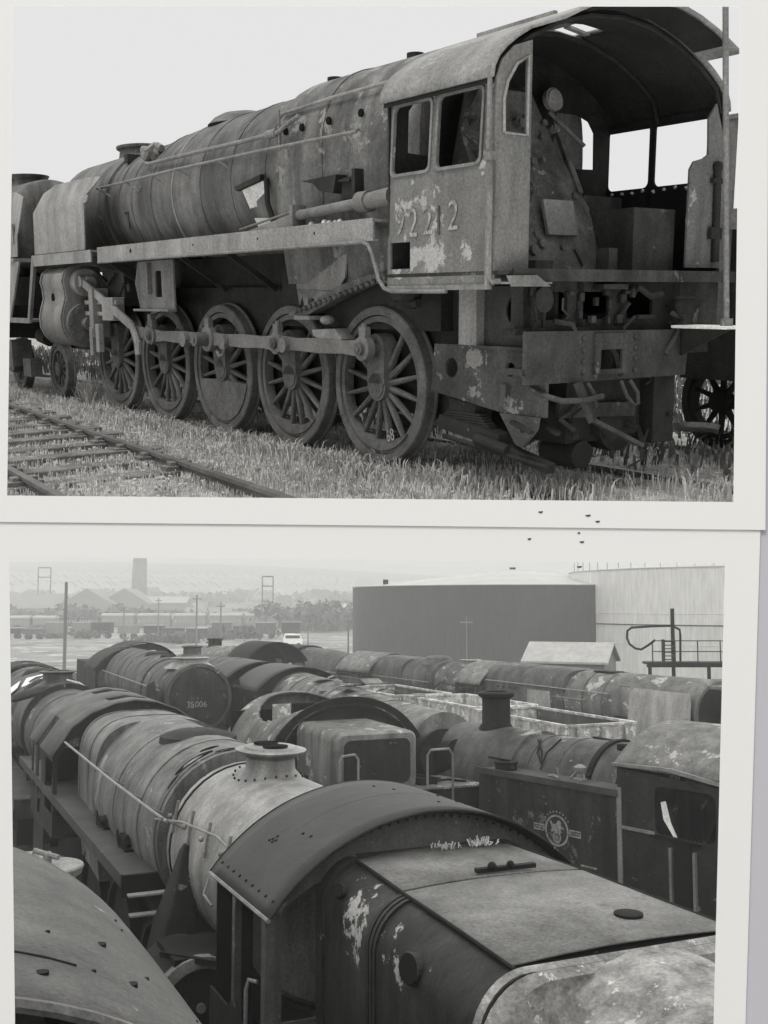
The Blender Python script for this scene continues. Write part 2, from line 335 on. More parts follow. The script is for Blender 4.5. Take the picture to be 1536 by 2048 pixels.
# ---- the locomotive
M['sidepl'] = rust('flaking frame paint', .05, .4, .18, .60, 2.0, .4, .4, .75, seed=38, regions=((1.6,-.95,.95,.25,.14),(2.0,-.95,.78,.25,.14),(1.55,-.95,1.1,.12,.1)))
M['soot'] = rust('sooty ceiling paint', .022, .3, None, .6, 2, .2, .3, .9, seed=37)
LOC = empty('steam_locomotive', MU, 'scrapped locomotive with open cab, large spoked wheels and painted number, filling the upper print', 'locomotive')
def wheel(parent, x, y, r, nsp, face=-1, boss=.15, weight=.0, pin=.36, hubr=.15, m='wheel'):
    """face -1: outer side towards the viewer"""
    c = MB(); f_ = face
    c.cyl((x, y-f_*.05, r), (x, y+f_*.09, r), hubr, n=24); c.cyl((x, y+f_*.09, r), (x, y+f_*.10, r), hubr*.8, n=20)
    ri = r-.13
    for k in range(nsp):
        a = 2*PI*(k+.5)/nsp; d = Vector((math.cos(a), 0, math.sin(a))); cc = Vector((x, y, r))
        if pin and d.z > .93: continue
        p0 = cc+d*hubr*.85; p1 = cc+d*(ri+.02); s_ = Vector((0,1,0)).cross(d)
        vs = [];
        for p, ww, th in ((p0, .036, .045), (p1, .020, .03)):
            for i in range(8):
                q = 2*PI*i/8; vs.append(p + s_*math.cos(q)*ww + Vector((0,1,0))*math.sin(q)*th)
        c.add(vs, [(i, (i+1)%8, 8+(i+1)%8, 8+i) for i in range(8)])
    c.lathe((x, y-.055, r), (0,1,0), [(0, ri+.035), (0, ri-.02), (.11, ri-.02), (.11, ri+.035)], 56, (False, False))
    if pin:   # crank boss
        hull = []
        for i in range(9): a = PI*i/8; hull.append((x+math.cos(a)*boss, r+pin+math.sin(a)*boss))
        hull += [(x-hubr*.95, r+.02), (x+hubr*.95, r+.02)]
        c.plate(hull, [], .16, lambda a, b, t_: (a, y+f_*(.10)-f_*t_, b))
    wc = c.build('wheel', m, parent)
    t_ = MB(); yo = y+f_*.075; yi = y-f_*.065
    prof = [(0, r-.085), (0, r-.012), (.012, r), (.105, r+.004), (.118, r+.024), (.135, r+.026), (.145, r+.01), (.145, r-.085)]
    t_.lathe((x, yo, r), (0, -f_, 0), prof+[prof[0]], 72, (False, False)); t_.build('tyre', m, wc)
    if weight:
        pr = []; hi = ri+.005; n_ = 20; a0 = -PI/2-weight; a1 = -PI/2+weight
        for i in range(n_+1): a = a0+(a1-a0)*i/n_; pr.append((x+hi*math.cos(a), r+hi*math.sin(a)))
        dz = hi*math.cos(weight)*-1; depth = .46 if weight < 1.1 else .12
        for i in range(n_+1):
            u = i/n_; xx = x+hi*math.cos(a1)*(1-2*u); yy = r+hi*math.sin(a1) - (hi*.17 if weight < 1.1 else -.02)*math.sin(PI*u)
            if 0 < u < 1: pr.append((xx, yy))
        MB().plate(pr, [], .13, lambda a, b, q: (a, y+f_*.068-f_*q, b)).build('balance_weight', m, wc)
    return wc
S = 1.651; WR = .762
for i in range(5):
    wgt = 1.32 if i == 2 else .82
    wheel(LOC, i*S, -.79, WR, 16, -1, weight=wgt, boss=.17 if i == 2 else .14)
    wheel(LOC, i*S, .79, WR, 16, 1, weight=wgt)
    MB().cyl((i*S, -.75, WR), (i*S, .75, WR), .11, n=14).build('axle', 'under', LOC)
for y_, f_ in ((-.79, -1), (.79, 1)): wheel(LOC, 9.2, y_, .457, 10, f_, weight=0, pin=0, hubr=.12)
# coupling rods, crank pins
def pinz(i): return WR+.36
segs = [(0, 1), (1, 2), (2, 3)]
for a, b in segs:
    r_ = MB(); x0 = a*S; x1 = b*S; yb = -1.03
    pr = [(x0+.06, pinz(0)-.085), (x0+.35, pinz(0)-.065), ((x0+x1)/2, pinz(0)-.078), (x1-.35, pinz(0)-.065), (x1-.06, pinz(0)-.085),
          (x1-.06, pinz(0)+.085), (x1-.35, pinz(0)+.065), ((x0+x1)/2, pinz(0)+.078), (x0+.35, pinz(0)+.065), (x0+.06, pinz(0)+.085)]
    r_.plate(pr, [], .06, lambda p, q, t_: (p, yb+t_, q)); r_.build('coupling_rod', 'rod', LOC, bevel=.006)
for i in range(4):
    r_ = MB(); x = i*S; rr = .15 if i == 2 else .12
    r_.cyl((x, -1.06, pinz(0)), (x, -.97, pinz(0)), rr, n=24); r_.box(x-.055, x+.055, -1.05, -.98, pinz(0)+rr*.8, pinz(0)+rr+.09); r_.cyl((x, -1.015, pinz(0)+rr+.08), (x, -1.015, pinz(0)+rr+.12), .03, n=10)
    b = r_.build('rod_end', 'rod', LOC, bevel=.006)
    q = MB(); q.cyl((x, -1.10 if i != 2 else -1.22, pinz(0)), (x, -.86, pinz(0)), .062 if i != 2 else .085, n=18); q.cyl((x, -1.115 if i != 2 else -1.235, pinz(0)), (x, -1.08, pinz(0)), .035, n=6); q.build('crank_pin', 'wheel', b)
# knuckle hooks beside middle pin
h = MB(); h.cyl((2.85, -1.09, 1.10), (2.85, -.99, 1.10), .085, n=16); h.tube([(2.78,-1.08,1.05),(2.82,-1.08,.96),(2.92,-1.08,.93),(2.98,-1.08,.99)], .018); h.cyl((1.45,-1.09,1.11),(1.45,-1.0,1.11),.08,n=16); h.cyl((3.9,-1.09,1.1),(3.9,-1.0,1.1),.09,n=16)
build_split(h, 'rod_knuckle', 'rod', LOC)
h = MB(); h.bar((5.0,-1.03,1.14),(5.55,-1.03,1.16),.06,.15); h.cyl((5.0,-1.07,1.13),(5.0,-.97,1.13),.12,n=20); h.box(4.93,5.03,-1.05,-.98,1.22,1.40); h.cyl((4.98,-1.06,1.12),(4.98,-.86,1.12),.05,n=12); h.build('rod_end', 'rod', LOC, bevel=.005)
# drooping radius rod
h = MB(); h.bar((7.05,-1.15,1.84),(5.42,-1.12,1.25),.05,.12); h.cyl((7.08,-1.2,1.85),(7.08,-1.1,1.85),.085,n=18); h.bar((5.42,-1.12,1.27),(5.22,-1.12,1.0),.05,.10); h.box(5.15,5.3,-1.14,-1.09,.86,1.05); h.build('radius_rod', 'palepl', LOC, bevel=.008)
# frames
h = MB()
for y0 in (-.66, .62):
    h.plate([(-2.2,1.7),(-2.2,1.0),(-1.2,.5),(7.0,.5),(7.4,.8),(9.9,.8),(10.4,1.35),(7.2,1.75)], [circ(-1.5,1.1+.2,.09)], .04, lambda p,q,t_: (p, y0+t_, q))
h.box(-2.0, 8.6, -.6, .6, 1.40, 1.46)
for x in (.8, 2.5, 4.2, 5.8): h.box(x-.03, x+.03, -.62, .62, .95, 1.7)
h.build('frame', 'under', LOC)
# rear dragbox, side frame plate with holes
h = MB()
h.plate([(-1.19,.93),(.69,.93),(.72,1.32),(-1.19,1.34)], [[(-.44,1.0),(-.11,1.0),(-.11,1.19),(-.44,1.19)]], .05, lambda p,q,t_: (-2.45+t_, p, q))
h.box(-2.44,-2.2,-1.19,-.62,1.0,1.05); h.box(-2.44,-2.2,-.44,-.41,.95,1.25); h.box(-2.44,-2.2,-.14,-.11,.95,1.25)
h.plate([(-.46,.98),(-.09,.98),(-.09,1.31),(-.46,1.31)], [[(-.40,1.02),(-.15,1.02),(-.15,1.18),(-.40,1.18)]], .025, lambda p,q,t_: (-2.478+t_, p, q))
for y0 in (-.58, .03):
    for k in range(4): h.ball((-2.46, y0, 1.0+k*.09), .022, 8)
dragbox = h.build('drag_box', 'grime', LOC)
h = MB()
for a, b_ in ((-1.10,-.60),(-.52,-.08),(.0,.42)):
    h.box(-2.3,-2.26,a,a+.08,1.33,1.72)
h.plate([(-1.2,1.34),(.75,1.34),(.75,1.72),(-1.2,1.72)], [rrect(-.98,-.62,1.42,1.64,.06), rrect(-.5,-.14,1.42,1.64,.06), rrect(0,.4,1.42,1.64,.06)], .03, lambda p,q,t_: (-2.3+t_, p, q))
h.box(-2.32,-2.18,-1.2,.75,1.31,1.36)
h.cyl((-2.36,-.93,1.58),(-2.28,-.93,1.58),.10,n=18); h.box(-2.42,-2.3,-.33,-.05,1.66,1.70); h.tube([(-2.38,.12,1.68),(-2.45,.2,1.6),(-2.45,.34,1.62)], .025); h.cyl((-2.45,.62,1.58),(-2.45,.62,1.45),.085,n=16); h.cyl((-2.45,.62,1.6),(-2.45,.62,1.58),.10,n=16); h.box(-2.42,-2.36,.1,.3,1.42,1.45)
h.build('rear_stretcher', 'inside', LOC)
h = MB()
h.plate([(-1.0,1.2),(-2.42,1.2),(-2.42,.66),(-1.9,.66),(-.95,.78)], [circ(-1.24,1.0,.085), circ(-2.0,1.02,.06)], .03, lambda p,q,t_: (p, -.95+t_, q))
h.box(-2.42,-1.38,-.99,-.92,1.18,1.205)
h.build('side_plate', 'sidepl', LOC)
h = MB(); h.box(-1.61,-1.38,-.99,-.95,1.2,1.69); h.box(-1.61,-1.58,-.95,-.7,1.2,1.69); h.build('hanger_post', 'palepl', LOC, bevel=.004)
h = MB(); h.plate([(-1.61,1.69),(-1.61,1.2),(-2.3,1.2),(-2.35,1.69)], [circ(-2.0,1.5,.12)], .02, lambda p,q,t_: (p,-.9+t_,q)); h.build('inner_side_plate', 'grime', LOC)
h = MB(); h.plate([(-1.92,.66),(-2.38,.66),(-2.36,.56),(-2.2,.40),(-2.12,.42)], [circ(-2.2,.55,.03)], .03, lambda p,q,t_: (p,-.99+t_,q)); h.box(-2.0,-1.93,-1.0,-.95,.72,.90); h.build('gusset', 'sidepl', LOC)
h = MB()
h.bar((-1.1,-.9,.52),(-1.9,-.9,.42),.16,.12); h.cyl((-1.65,-1.0,.42),(-2.05,-1.0,.36),.05,n=12); h.cyl((-1.2,-1.0,.40),(-2.5,-1.0,.28),.022,n=8); h.bar((-1.5,-.8,.62),(-1.15,-.8,.66),.2,.14); h.bar((-2.0,-.95,.36),(-2.45,-.9,.25),.1,.08)
h.build('brake_gear', 'under', LOC)
h = MB(); h.tube([(-2.2,-1.0,.93),(-2.4,-1.0,.85),(-2.55,-.9,.80),(-2.62,-.7,.80),(-2.6,-.5,.82)], .024); h.build('bent_pipe', 'grime', LOC)
for y0 in (-.62, -.12):
    MB().tube([(-2.5,y0-.06,.92),(-2.56,y0-.05,.80),(-2.58,y0+.02,.72),(-2.58,y0+.07,.73),(-2.56,y0+.08,.82),(-2.5,y0+.05,.92)], .018).build('hook', 'grime', LOC)
h = MB(); h.bar((-2.5,-.68,.93),(-2.62,-.62,.62),.10,.05); h.bar((-2.6,-.62,.64),(-2.75,-.2,.42),.13,.035,(0,0,1)); h.bar((-2.35,-.75,.70),(-2.35,.15,.66),.05,.12); h.build('drawbar', 'grime', LOC, bevel=.004)
h = MB(); h.box(-2.4,-2.15,.35,.62,.35,.95); h.box(-2.35,-2.1,-.25,.2,.45,.70); h.cyl((-2.3,.02,.52),(-2.1,.02,.52),.22,n=18); h.cyl((-1.9,-.4,.3),(-2.3,-.4,.3),.12,n=12); h.build('ash_gear', 'under', LOC)
for y_, f_ in ((-.79,-1),(.79,1)): pass
# loose pipes and brackets hanging under the cab
rg = random.Random(77)
for k_ in range(12):
    x = -2.34-rg.uniform(0,.12); y = rg.uniform(-1.1,.7); z = rg.uniform(.45,1.65); pts_ = [(x,y,z)]
    for q_ in range(3): pts_.append((pts_[-1][0]+rg.uniform(-.05,.05), pts_[-1][1]+rg.uniform(-.16,.16), pts_[-1][2]-rg.uniform(.02,.16)))
    MB().tube(pts_, rg.choice((.01,.014,.022)), 6).build('hanging_pipe', rg.choice(('under','under','grime')), LOC)
for k_ in range(16):
    x = -2.31; y = rg.uniform(-1.1,.65); z = rg.uniform(1.36,1.68); a_, b_, c_ = rg.uniform(.02,.06), rg.uniform(.02,.07), rg.uniform(.02,.08)
    MB().box(x-a_,x,y,y+b_,z,z+c_).build('bracket', rg.choice(('under','grime')), LOC, bevel=.004)
for k_ in range(7):
    y = -1.1+k_*.28; MB().bar((-2.2,y,.62),(-2.45,y+rg.uniform(-.1,.1),rg.uniform(.3,.6)),.05,.03).build('brake_hanger','under',LOC)
h = MB()
for k_ in range(7): h.box(-1.15+k_*.035-.0,-1.6-k_*.03,-.93,-.84,.60-k_*.022,.618-k_*.022)
h.build('leaf_spring','under',LOC)
# cylinder block
h = MB(); n_ = 28
outer = []
for i in range(15): a = R(90-180*i/14*-1) if False else PI*i/14; outer.append((-1.05-.0+.25*math.cos(a)*-1, 1.86+.22*math.sin(a)))
outer = [(-.78,2.06),(-1.12,2.08),(-1.24,2.05),(-1.33,1.97),(-1.365,1.85),(-1.34,1.74),(-1.33,1.60),(-1.37,1.48),(-1.405,1.34),(-1.40,1.18),(-1.34,1.05),(-1.24,.95),(-1.08,.90),(-.78,.92)]
h.loft([[(x, p[0], p[1]) for p in outer] for x in (7.30, 8.32)])
cylb = h.build('cylinder', 'plate', LOC, smooth=35, bevel=.012)
for x_ in (7.33, 8.27): MB().loft([[(x, p[0]*1.015, 1.49+(p[1]-1.49)*1.02) for p in outer] for x in (x_-.02, x_+.02)]).build('cylinder_band', 'plate', cylb, smooth=35)
h = MB(); h.cyl((7.30,-1.06,1.84),(7.12,-1.06,1.84),.205,n=26); h.cyl((7.12,-1.06,1.84),(6.95,-1.06,1.84),.11,.09,n=18); h.build('valve_cover', 'palepl', cylb, bevel=.01)
h = MB(); h.cyl((7.30,-1.06,1.24),(7.20,-1.06,1.24),.30,n=30); h.cyl((7.20,-1.06,1.24),(7.05,-1.06,1.24),.1,n=16); h.cyl((7.2,-1.06,1.24),(6.7,-1.06,1.24),.035,n=10)
for k in range(12): a = 2*PI*k/12; h.cyl((7.2,-1.06+.26*math.cos(a),1.24+.26*math.sin(a)),(7.17,-1.06+.26*math.cos(a),1.24+.26*math.sin(a)),.018,n=6)
h.build('cylinder_cover', 'wheel', cylb)
MB().cyl((7.85,-1.34,1.62),(7.85,-1.31,1.62),.07,n=16).build('cover_hole', 'dark', cylb)
h = MB(); h.box(5.9,7.1,-1.13,-1.0,1.36,1.42); h.box(5.9,7.1,-1.13,-1.0,1.52,1.58); h.box(5.95,6.35,-1.16,-.98,1.30,1.62); h.box(6.6,6.75,-1.2,-.95,1.05,1.75); h.box(6.62,6.74,-1.22,-1.15,.8,1.2); h.box(6.42,6.55,-1.2,-1.12,.85,1.25); h.build('slide_bar', 'palepl', LOC, bevel=.008)
h = MB(); h.cyl((5.75,-1.0,1.75),(5.75,-.7,1.75),.06,n=10); h.tube([(6.9,-.95,1.95),(6.5,-1.0,1.8),(6.2,-1.0,1.95)], .02); h.tube([(6.7,-.9,1.7),(6.3,-.95,1.55),(6.0,-.95,1.8)], .025); h.box(6.0,6.8,-.95,-.7,1.5,2.0); h.build('valve_gear', 'under', LOC)
# motion bracket
h = MB(); h.plate([(5.15,2.08),(5.27,1.8),(5.12,1.46),(4.06,1.46),(4.06,2.08)], [rrect(4.42,4.62,1.62,1.95,.03)], .03, lambda p,q,t_: (p,-1.1+t_,q)); h.box(4.05,5.13,-1.2,-1.07,1.44,1.47); h.box(5.1,5.14,-1.1,-.65,1.46,2.08); h.box(4.72,4.80,-1.16,-1.1,1.66,2.05); h.build('motion_bracket', 'plate', LOC, bevel=.004)
# running boards
h = MB(); h.box(-.66,5.85,-1.37,-.75,2.255,2.28); h.box(-.66,5.85,-1.375,-1.355,2.09,2.285); h.box(-.66,5.85,-1.36,-1.31,2.09,2.105)
rb = h.build('running_board', 'palepl', LOC)
h = MB(); h.box(6.10,8.62,-1.37,-.75,2.235,2.26); h.box(6.10,8.62,-1.375,-1.355,2.10,2.265); h.build('running_board', 'palepl', LOC)
h = MB(); h.box(-.66,8.6,.75,1.37,2.255,2.28); h.build('running_board', 'plate', LOC)
for x_, rr in ((4.7,.026),(2.9,.012),(1.4,.012),(.3,.012)): MB().cyl((x_,-1.378,2.20),(x_,-1.372,2.20),rr,n=12).build('bolt_hole', 'dark', rb)
h = MB(); h.plate([(8.62,2.26),(9.02,1.30),(10.4,1.30),(10.4,1.22),(8.95,1.22),(8.55,2.12)], [], .05, lambda p,q,t_: (p,-1.375+t_,q)); h.box(8.9,10.4,-1.37,1.3,1.24,1.28); h.build('front_platform', 'plate', LOC)
h = MB(); h.tube([(5.8,-1.385,2.085),(3,-1.385,2.085),(.3,-1.385,2.085),(-.50,-1.385,2.085),(-.60,-1.385,2.06),(-.66,-1.385,1.98),(-.76,-1.385,1.76),(-.84,-1.385,1.68),(-.95,-1.385,1.655),(-1.5,-1.385,1.65),(-1.68,-1.37,1.65)], .018, 8); h.build('steam_pipe', 'pipe', LOC)
# supports under board
h = MB()
for x in (3.4, 5.6, 2.2): h.bar((x,-1.3,2.09),(x,-.7,1.7),.04,.06)
build_split(h, 'board_bracket', 'under', LOC)
# boiler barrel and smokebox
def bsec(x, zc, r, n=48): return [(x, r*math.cos(2*PI*i/n), zc+r*math.sin(2*PI*i/n)) for i in range(n)]
BP = [(1.62,2.90,.965),(3.0,2.89,.955),(4.2,2.895,.94),(5.0,2.89,.905),(5.7,2.885,.855),(6.4,2.88,.83),(6.78,2.88,.825)]
h = MB().loft([bsec(*p) for p in BP]); boiler = h.build('boiler', 'boiler', LOC)
def brad(x):
    for a, b in zip(BP, BP[1:]):
        if a[0] <= x <= b[0]: t_ = (x-a[0])/(b[0]-a[0]); return a[1]+(b[1]-a[1])*t_, a[2]+(b[2]-a[2])*t_
    return BP[-1][1], BP[-1][2]
for x in (1.95, 2.75, 3.55, 4.35, 5.1, 5.85, 6.35):
    zc, r = brad(x); MB().lathe((x-.02, 0, zc), (1,0,0), [(0, r-.01), (0, r+.008), (.04, r+.008), (.04, r-.01)], 48, (False, False)).build('boiler_band', 'boiler' if x != 4.35 else 'palepl', boiler)
h = MB().loft([bsec(*p) for p in [(6.78,2.88,.80),(6.8,2.88,.86),(8.75,2.86,.86),(8.80,2.86,.80)]]); h.build('smokebox', 'boiler', LOC)
for x, pw in ((6.2,.05),(4.1,.06),(3.7,.04),(5.4,.045)): pass
# chimney, dome, top feed
def ubar(c, prof, n=32): return MB().lathe(c, (0,0,1), prof, n)
h = ubar((7.5,0,3.6), [(0,.42),(.10,.36),(.2,.34),(.23,.40),(.26,.41),(.27,.40),(.28,.30)], 36); h.v = [((p[0]-7.5)*1.1+7.5, p[1]*.75, p[2]) for p in h.v]; h.build('chimney', 'boiler', LOC)
h = ubar((4.05,0,3.74), [(0,.50),(.08,.42),(.14,.30),(.175,.12),(.18,.01)], 32); h.build('dome', 'boiler', LOC)
h = MB(); h.cyl((5.45,-.55,3.40),(5.45,-.72,3.60),.09,n=14); h.cyl((5.3,-.62,3.52),(5.62,-.74,3.56),.06,n=12); h.ball((5.58,-.70,3.5),.09); h.cyl((5.2,-.66,3.55),(5.34,-.66,3.6),.045,n=10); h.build('clack_valve', 'pipe', LOC)
h = MB(); h.lathe((6.2,-.42,3.58),(0,-.5,.86),[(0,.10),(.04,.10),(.05,.07)],12); h.box(6.5,6.62,-.6,-.4,3.5,3.62); h.build('wash_out_plug', 'under', LOC)
# firebox
def fsec(x, a, h_, zc, n=2.7, zb=1.75, wb=.86):
    p = []
    for i in range(25):
        t_ = PI*i/24; c_, s_ = math.cos(t_), math.sin(t_)
        p.append((x, -a*math.copysign(abs(c_)**(2/n), c_), zc+h_*abs(s_)**(2/n)))
    p += [(x, a*.99, zc-.4), (x, wb, zb), (x, -wb, zb), (x, -a*.99, zc-.4)]
    return p
h = MB().loft([fsec(*q) for q in [(-.84,1.0,.98,2.88),(.0,1.0,.985,2.88),(1.0,1.0,.985,2.89),(1.55,.995,.985,2.89),(1.66,.985,.97,2.89)]]); fb = h.build('firebox', 'firebox', LOC, smooth=50)
h = MB()
for x in (.75,):
    s0 = fsec(x-.02,1.008,.993,2.89); s1 = fsec(x+.02,1.008,.993,2.89); h.loft([s0, s1])
h.build('cladding_band', 'firebox', fb)
h = MB(); h.tube([(1.62,-.93,3.48),(.6,-.945,3.5),(-.6,-.95,3.5)], .018); h.build('cladding_strip', 'palepl', fb)
for x in (.05,.6,1.1,1.42): MB().cyl((x,-.99,3.28),(x,-1.01,3.28),.038,n=12).build('wash_out_hole', 'dark', fb)
for x, y_ in ((.1,-.33),(1.5,-.33)): MB().cyl((x,y_,3.83),(x,y_,3.885),.085,n=14).build('top_plug', 'under', fb)
h = MB(); h.plate([(1.95,2.86),(2.42,2.78),(2.35,2.3),(1.9,2.3)], [], .02, lambda p,q,t_: (p, -math.sqrt(max(0,.962**2-(q-2.89)**2))-.03+t_, q)); h.build('exposed_lagging', 'white', boiler)
h = MB(); h.plate([(1.9,2.90),(2.5,2.82),(2.46,2.77),(1.92,2.84)], [], .05, lambda p,q,t_: (p,-.99-t_,q)); h.tube([(1.86,-.99,2.85),(1.8,-1.02,2.6),(1.62,-1.02,2.3)], .03); h.build('torn_cladding_edge', 'under', boiler)
h = MB(); h.plate([(.30,2.75),(.95,2.74),(.72,2.70),(.6,2.62),(.36,2.58)], [], .12, lambda p,q,t_: (p,-1.0-t_,q)); h.box(.05,.3,-1.06,-.99,2.52,2.72); h.tube([(.45,-1.08,2.70),(.12,-1.08,2.68)], .015); h.tube([(.42,-1.08,2.48),(.02,-1.08,2.5)], .015); h.box(.02,.07,-1.1,-.98,2.45,2.78); h.build('valve_bracket', 'under', fb)
# rails and pipes
h = MB(); h.tube([(6.74,-.98,3.14),(4.0,-1.06,3.14),(1.5,-1.1,3.12),(-.02,-1.1,3.10)], .017)
for x in (6.6,5.6,4.7,3.9,2.9,1.4,.05): h.tube([(x,-1.04,3.14),(x-.1,-.88,3.02)], .017, 6)
h.build('handrail', 'pipe', LOC)
h = MB(); h.tube([(5.4,-.76,3.50),(5.45,-.80,3.38),(5.2,-.85,3.34),(3.6,-.98,3.30),(2.2,-1.02,3.28),(1.5,-1.04,3.28),(1.3,-1.04,3.34),(1.15,-1.0,3.40)], .024); h.cyl((1.75,-1.03,3.28),(1.55,-1.03,3.28),.045,n=10); h.tube([(1.5,-1.03,3.5),(1.5,-1.03,3.1)], .015); h.build('feed_pipe', 'pipe', LOC)
h = MB(); h.tube([(2.1,-1.2,2.33),(.9,-1.2,2.46),(.75,-1.22,2.44)], .012); h.cyl((.85,-1.22,2.40),(-.35,-1.22,2.45),.05,n=18); h.cyl((-.25,-1.22,2.45),(-.40,-1.22,2.45),.095,n=20); h.cyl((-.35,-1.22,2.45),(-.75,-1.22,2.47),.075,.08,n=20); h.box(.82,.88,-1.3,-1.14,2.27,2.5); h.build('ejector_pipe', 'rod', LOC)
h = MB(); h.plate([(2.2,2.30),(.9,2.47),(.9,2.32),(2.1,2.28)], [], .015, lambda p,q,t_: (p,-1.12+t_,q)); h.build('fallen_cover', 'palepl', LOC)
for x, s_ in ((.62,.035),(.38,.04),(.30,.03),(.12,.03),(.2,.025)): MB().ball((x,-1.2,2.30),s_,8).build('rubble_lump', 'white', rb)
# torn skirt and foundation ring
h = MB(); h.plate([(1.60,2.05),(.45,2.02),(.48,1.80),(.62,1.68),(.80,1.62),(.92,1.66),(1.0,1.52),(1.12,1.60),(1.24,1.48),(1.30,1.62),(1.44,1.52),(1.52,1.7)], [], .02, lambda p,q,t_: (p,-.88+t_+.04*math.sin(p*9),q)); h.build('torn_skirt', 'palepl', LOC)
h = MB(); h.plate([(1.5,1.44),(1.2,1.50),(.5,1.72),(-.05,1.82),(-.7,1.82),(-.7,1.72),(.0,1.74),(.6,1.58),(1.25,1.38)], [], .14, lambda p,q,t_: (p,-.98+t_,q))
for k in range(22): x = 1.3-k*.095; z = 1.46+(1.3-x)*.2; h.ball((x,-1.0,min(z,1.80)),.028,8)
h.build('foundation_ring', 'backhead', LOC)
h = MB(); h.bar((1.15,-.93,1.6),(1.15,-.93,1.38),.05,.05); h.box(1.0,1.3,-1.02,-.85,1.38,1.42); h.plate([(.98,1.28),(.55,1.30),(.42,1.20),(.44,1.12),(.66,1.14),(.95,1.22)], [], .22, lambda p,q,t_: (p,-1.0+t_,q)); h.ball((.75,-.95,1.38),.08,10,.6); h.build('spring_hanger', 'palepl', LOC)
h = MB(); h.cyl((-.72,-1.05,1.66),(-.72,-1.05,1.58),.15,.13,n=18); h.cyl((-.72,-1.05,1.58),(-.72,-1.05,1.50),.09,n=14); h.cyl((-.9,-1.05,1.55),(-.5,-1.05,1.55),.04,n=10); h.build('injector', 'under', LOC)
MB().box(-2.2,-1.0,.72,1.3,1.1,1.76).build('far_side_fill','under',LOC); MB().box(-2.28,-2.22,.75,1.3,1.3,1.72).build('rear_panel','grime',LOC)  # dark box added to close the bright sky gap under the cab
h = MB(); h.box(-2.25,-.95,-.55,.55,.40,1.32); h.box(-.9,1.9,-.8,.8,1.3,1.9); h.box(1.9,6.6,-.55,.55,1.5,2.1); h.build('ashpan', 'under', LOC)
# smoke deflector
h = MB(); h.plate([(6.45,2.28),(6.40,2.9),(6.28,2.92),(6.28,2.98),(6.36,3.02),(6.02,3.24),(6.6,3.27),(7.9,3.28),(8.35,3.18),(8.58,2.9),(8.62,2.28)], [], .015, lambda p,q,t_: (p,-1.32+t_+max(0,(q-2.95))*.45,q)); h.build('smoke_deflector', 'palepl', LOC)
h = MB(); h.plate([(6.45,2.28),(6.40,3.0),(6.6,3.27),(7.9,3.28),(8.58,2.9),(8.62,2.28)], [], .015, lambda p,q,t_: (p,1.32-t_-max(0,(q-2.95))*.45,q)); h.build('smoke_deflector', 'plate', LOC)
# ---- cab
h = MB(); h.plate([(-.84,1.69),(-.84,3.24),(-2.22,3.24),(-2.22,1.69)], [rrect(-1.42,-.92,2.62,3.16,.05), rrect(-2.05,-1.52,2.62,3.16,.05), [(-1.17,1.84),(-.89,1.84),(-.89,2.06),(-1.17,2.06)]], .02, lambda p,q,t_: (p,-1.35+t_+max(0,q-2.6)*.06,q))
cs = h.build('cab_side', 'cabside', LOC)
for a, b in ((-1.42,-.92),(-2.05,-1.52)):
    q = rrect(a-.025,b+.025,2.595,3.185,.06); q2 = rrect(a,b,2.62,3.16,.05)
    MB().plate(q, [q2], .012, lambda p,z,t_: (p,-1.362+t_*1.0+max(0,z-2.6)*.06,z)).build('window_frame', 'plate', cs)
MB().box(-2.2,-.86,-1.372,-1.34,1.66,1.70).build('bottom_rail', 'plate', cs)
for ch_, xx, dz, mm, tilt in (('9',1.03,.02,'paintw',.0),('2',1.21,.0,'paintw',.06),('2',1.42,.01,'paintw',-.05),('1',1.56,.0,'grime',0),('2',1.74,.03,'paintw',.04)):
    text_mesh(ch_, .33, '', 'painted_digit', cs, lambda x,y,z: (xx+x+tilt*y, -1.356-z, 2.10+dz+y), m=mm, sx=.85)
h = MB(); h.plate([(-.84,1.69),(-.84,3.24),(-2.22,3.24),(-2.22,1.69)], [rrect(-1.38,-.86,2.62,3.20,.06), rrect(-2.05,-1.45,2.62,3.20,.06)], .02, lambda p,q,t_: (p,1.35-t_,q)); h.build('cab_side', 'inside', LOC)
RP = [(1.39,3.20),(1.375,3.28),(1.33,3.36),(1.26,3.43),(1.15,3.51),(1.02,3.585),(.87,3.655),(.7,3.725),(.5,3.79),(.28,3.84),(0,3.86)]
arc = [(-a, b) for a, b in RP]+[(a, b) for a, b in reversed(RP[:-1])]
xs = [-.80,-1.1,-1.38,-1.78,-2.0,-2.24,-2.42,-2.60]
h = MB(); na = len(arc)
for x in xs: h.v += [(x, a, b) for a, b in arc]
for i in range(len(xs)-1):
    for j in range(na-1):
        if i >= 5 and (j < 5 or j >= na-6): continue
        if i == 2 and j == 10: continue
        h.f.append((i*na+j, i*na+j+1, (i+1)*na+j+1, (i+1)*na+j))
roof = h.build('cab_roof', 'cabroof', LOC); s_ = roof.modifiers.new('thickness', 'SOLIDIFY'); s_.thickness = .022; s_.offset = 0
h = MB(); h.box(-1.9,-.95,-.46,-.42,3.79,3.85); h.box(-1.9,-.95,.42,.46,3.79,3.85); h.bar((-1.6,-.02,3.84),(-1.55,.30,3.82),.06,.02); h.box(-.85,-.80,-1.0,1.0,3.5,3.6); h.tube([(-2.18,-1.37,3.24),(-.82,-1.37,3.24)], .012); h.build('roof_vent', 'palepl', roof)
h = MB(); h.box(-2.25,-2.2,-1.3,1.3,3.56,3.62) if False else None
h = MB(); xs3 = [-.82,-1.38,-1.78,-2.22]
for x in xs3: h.v += [(x, a*.985, b-.035) for a, b in arc]
for i in range(3):
    for j in range(na-1):
      if not (i == 1 and j in (9, 10)): h.f.append((i*na+j, i*na+j+1, (i+1)*na+j+1, (i+1)*na+j))
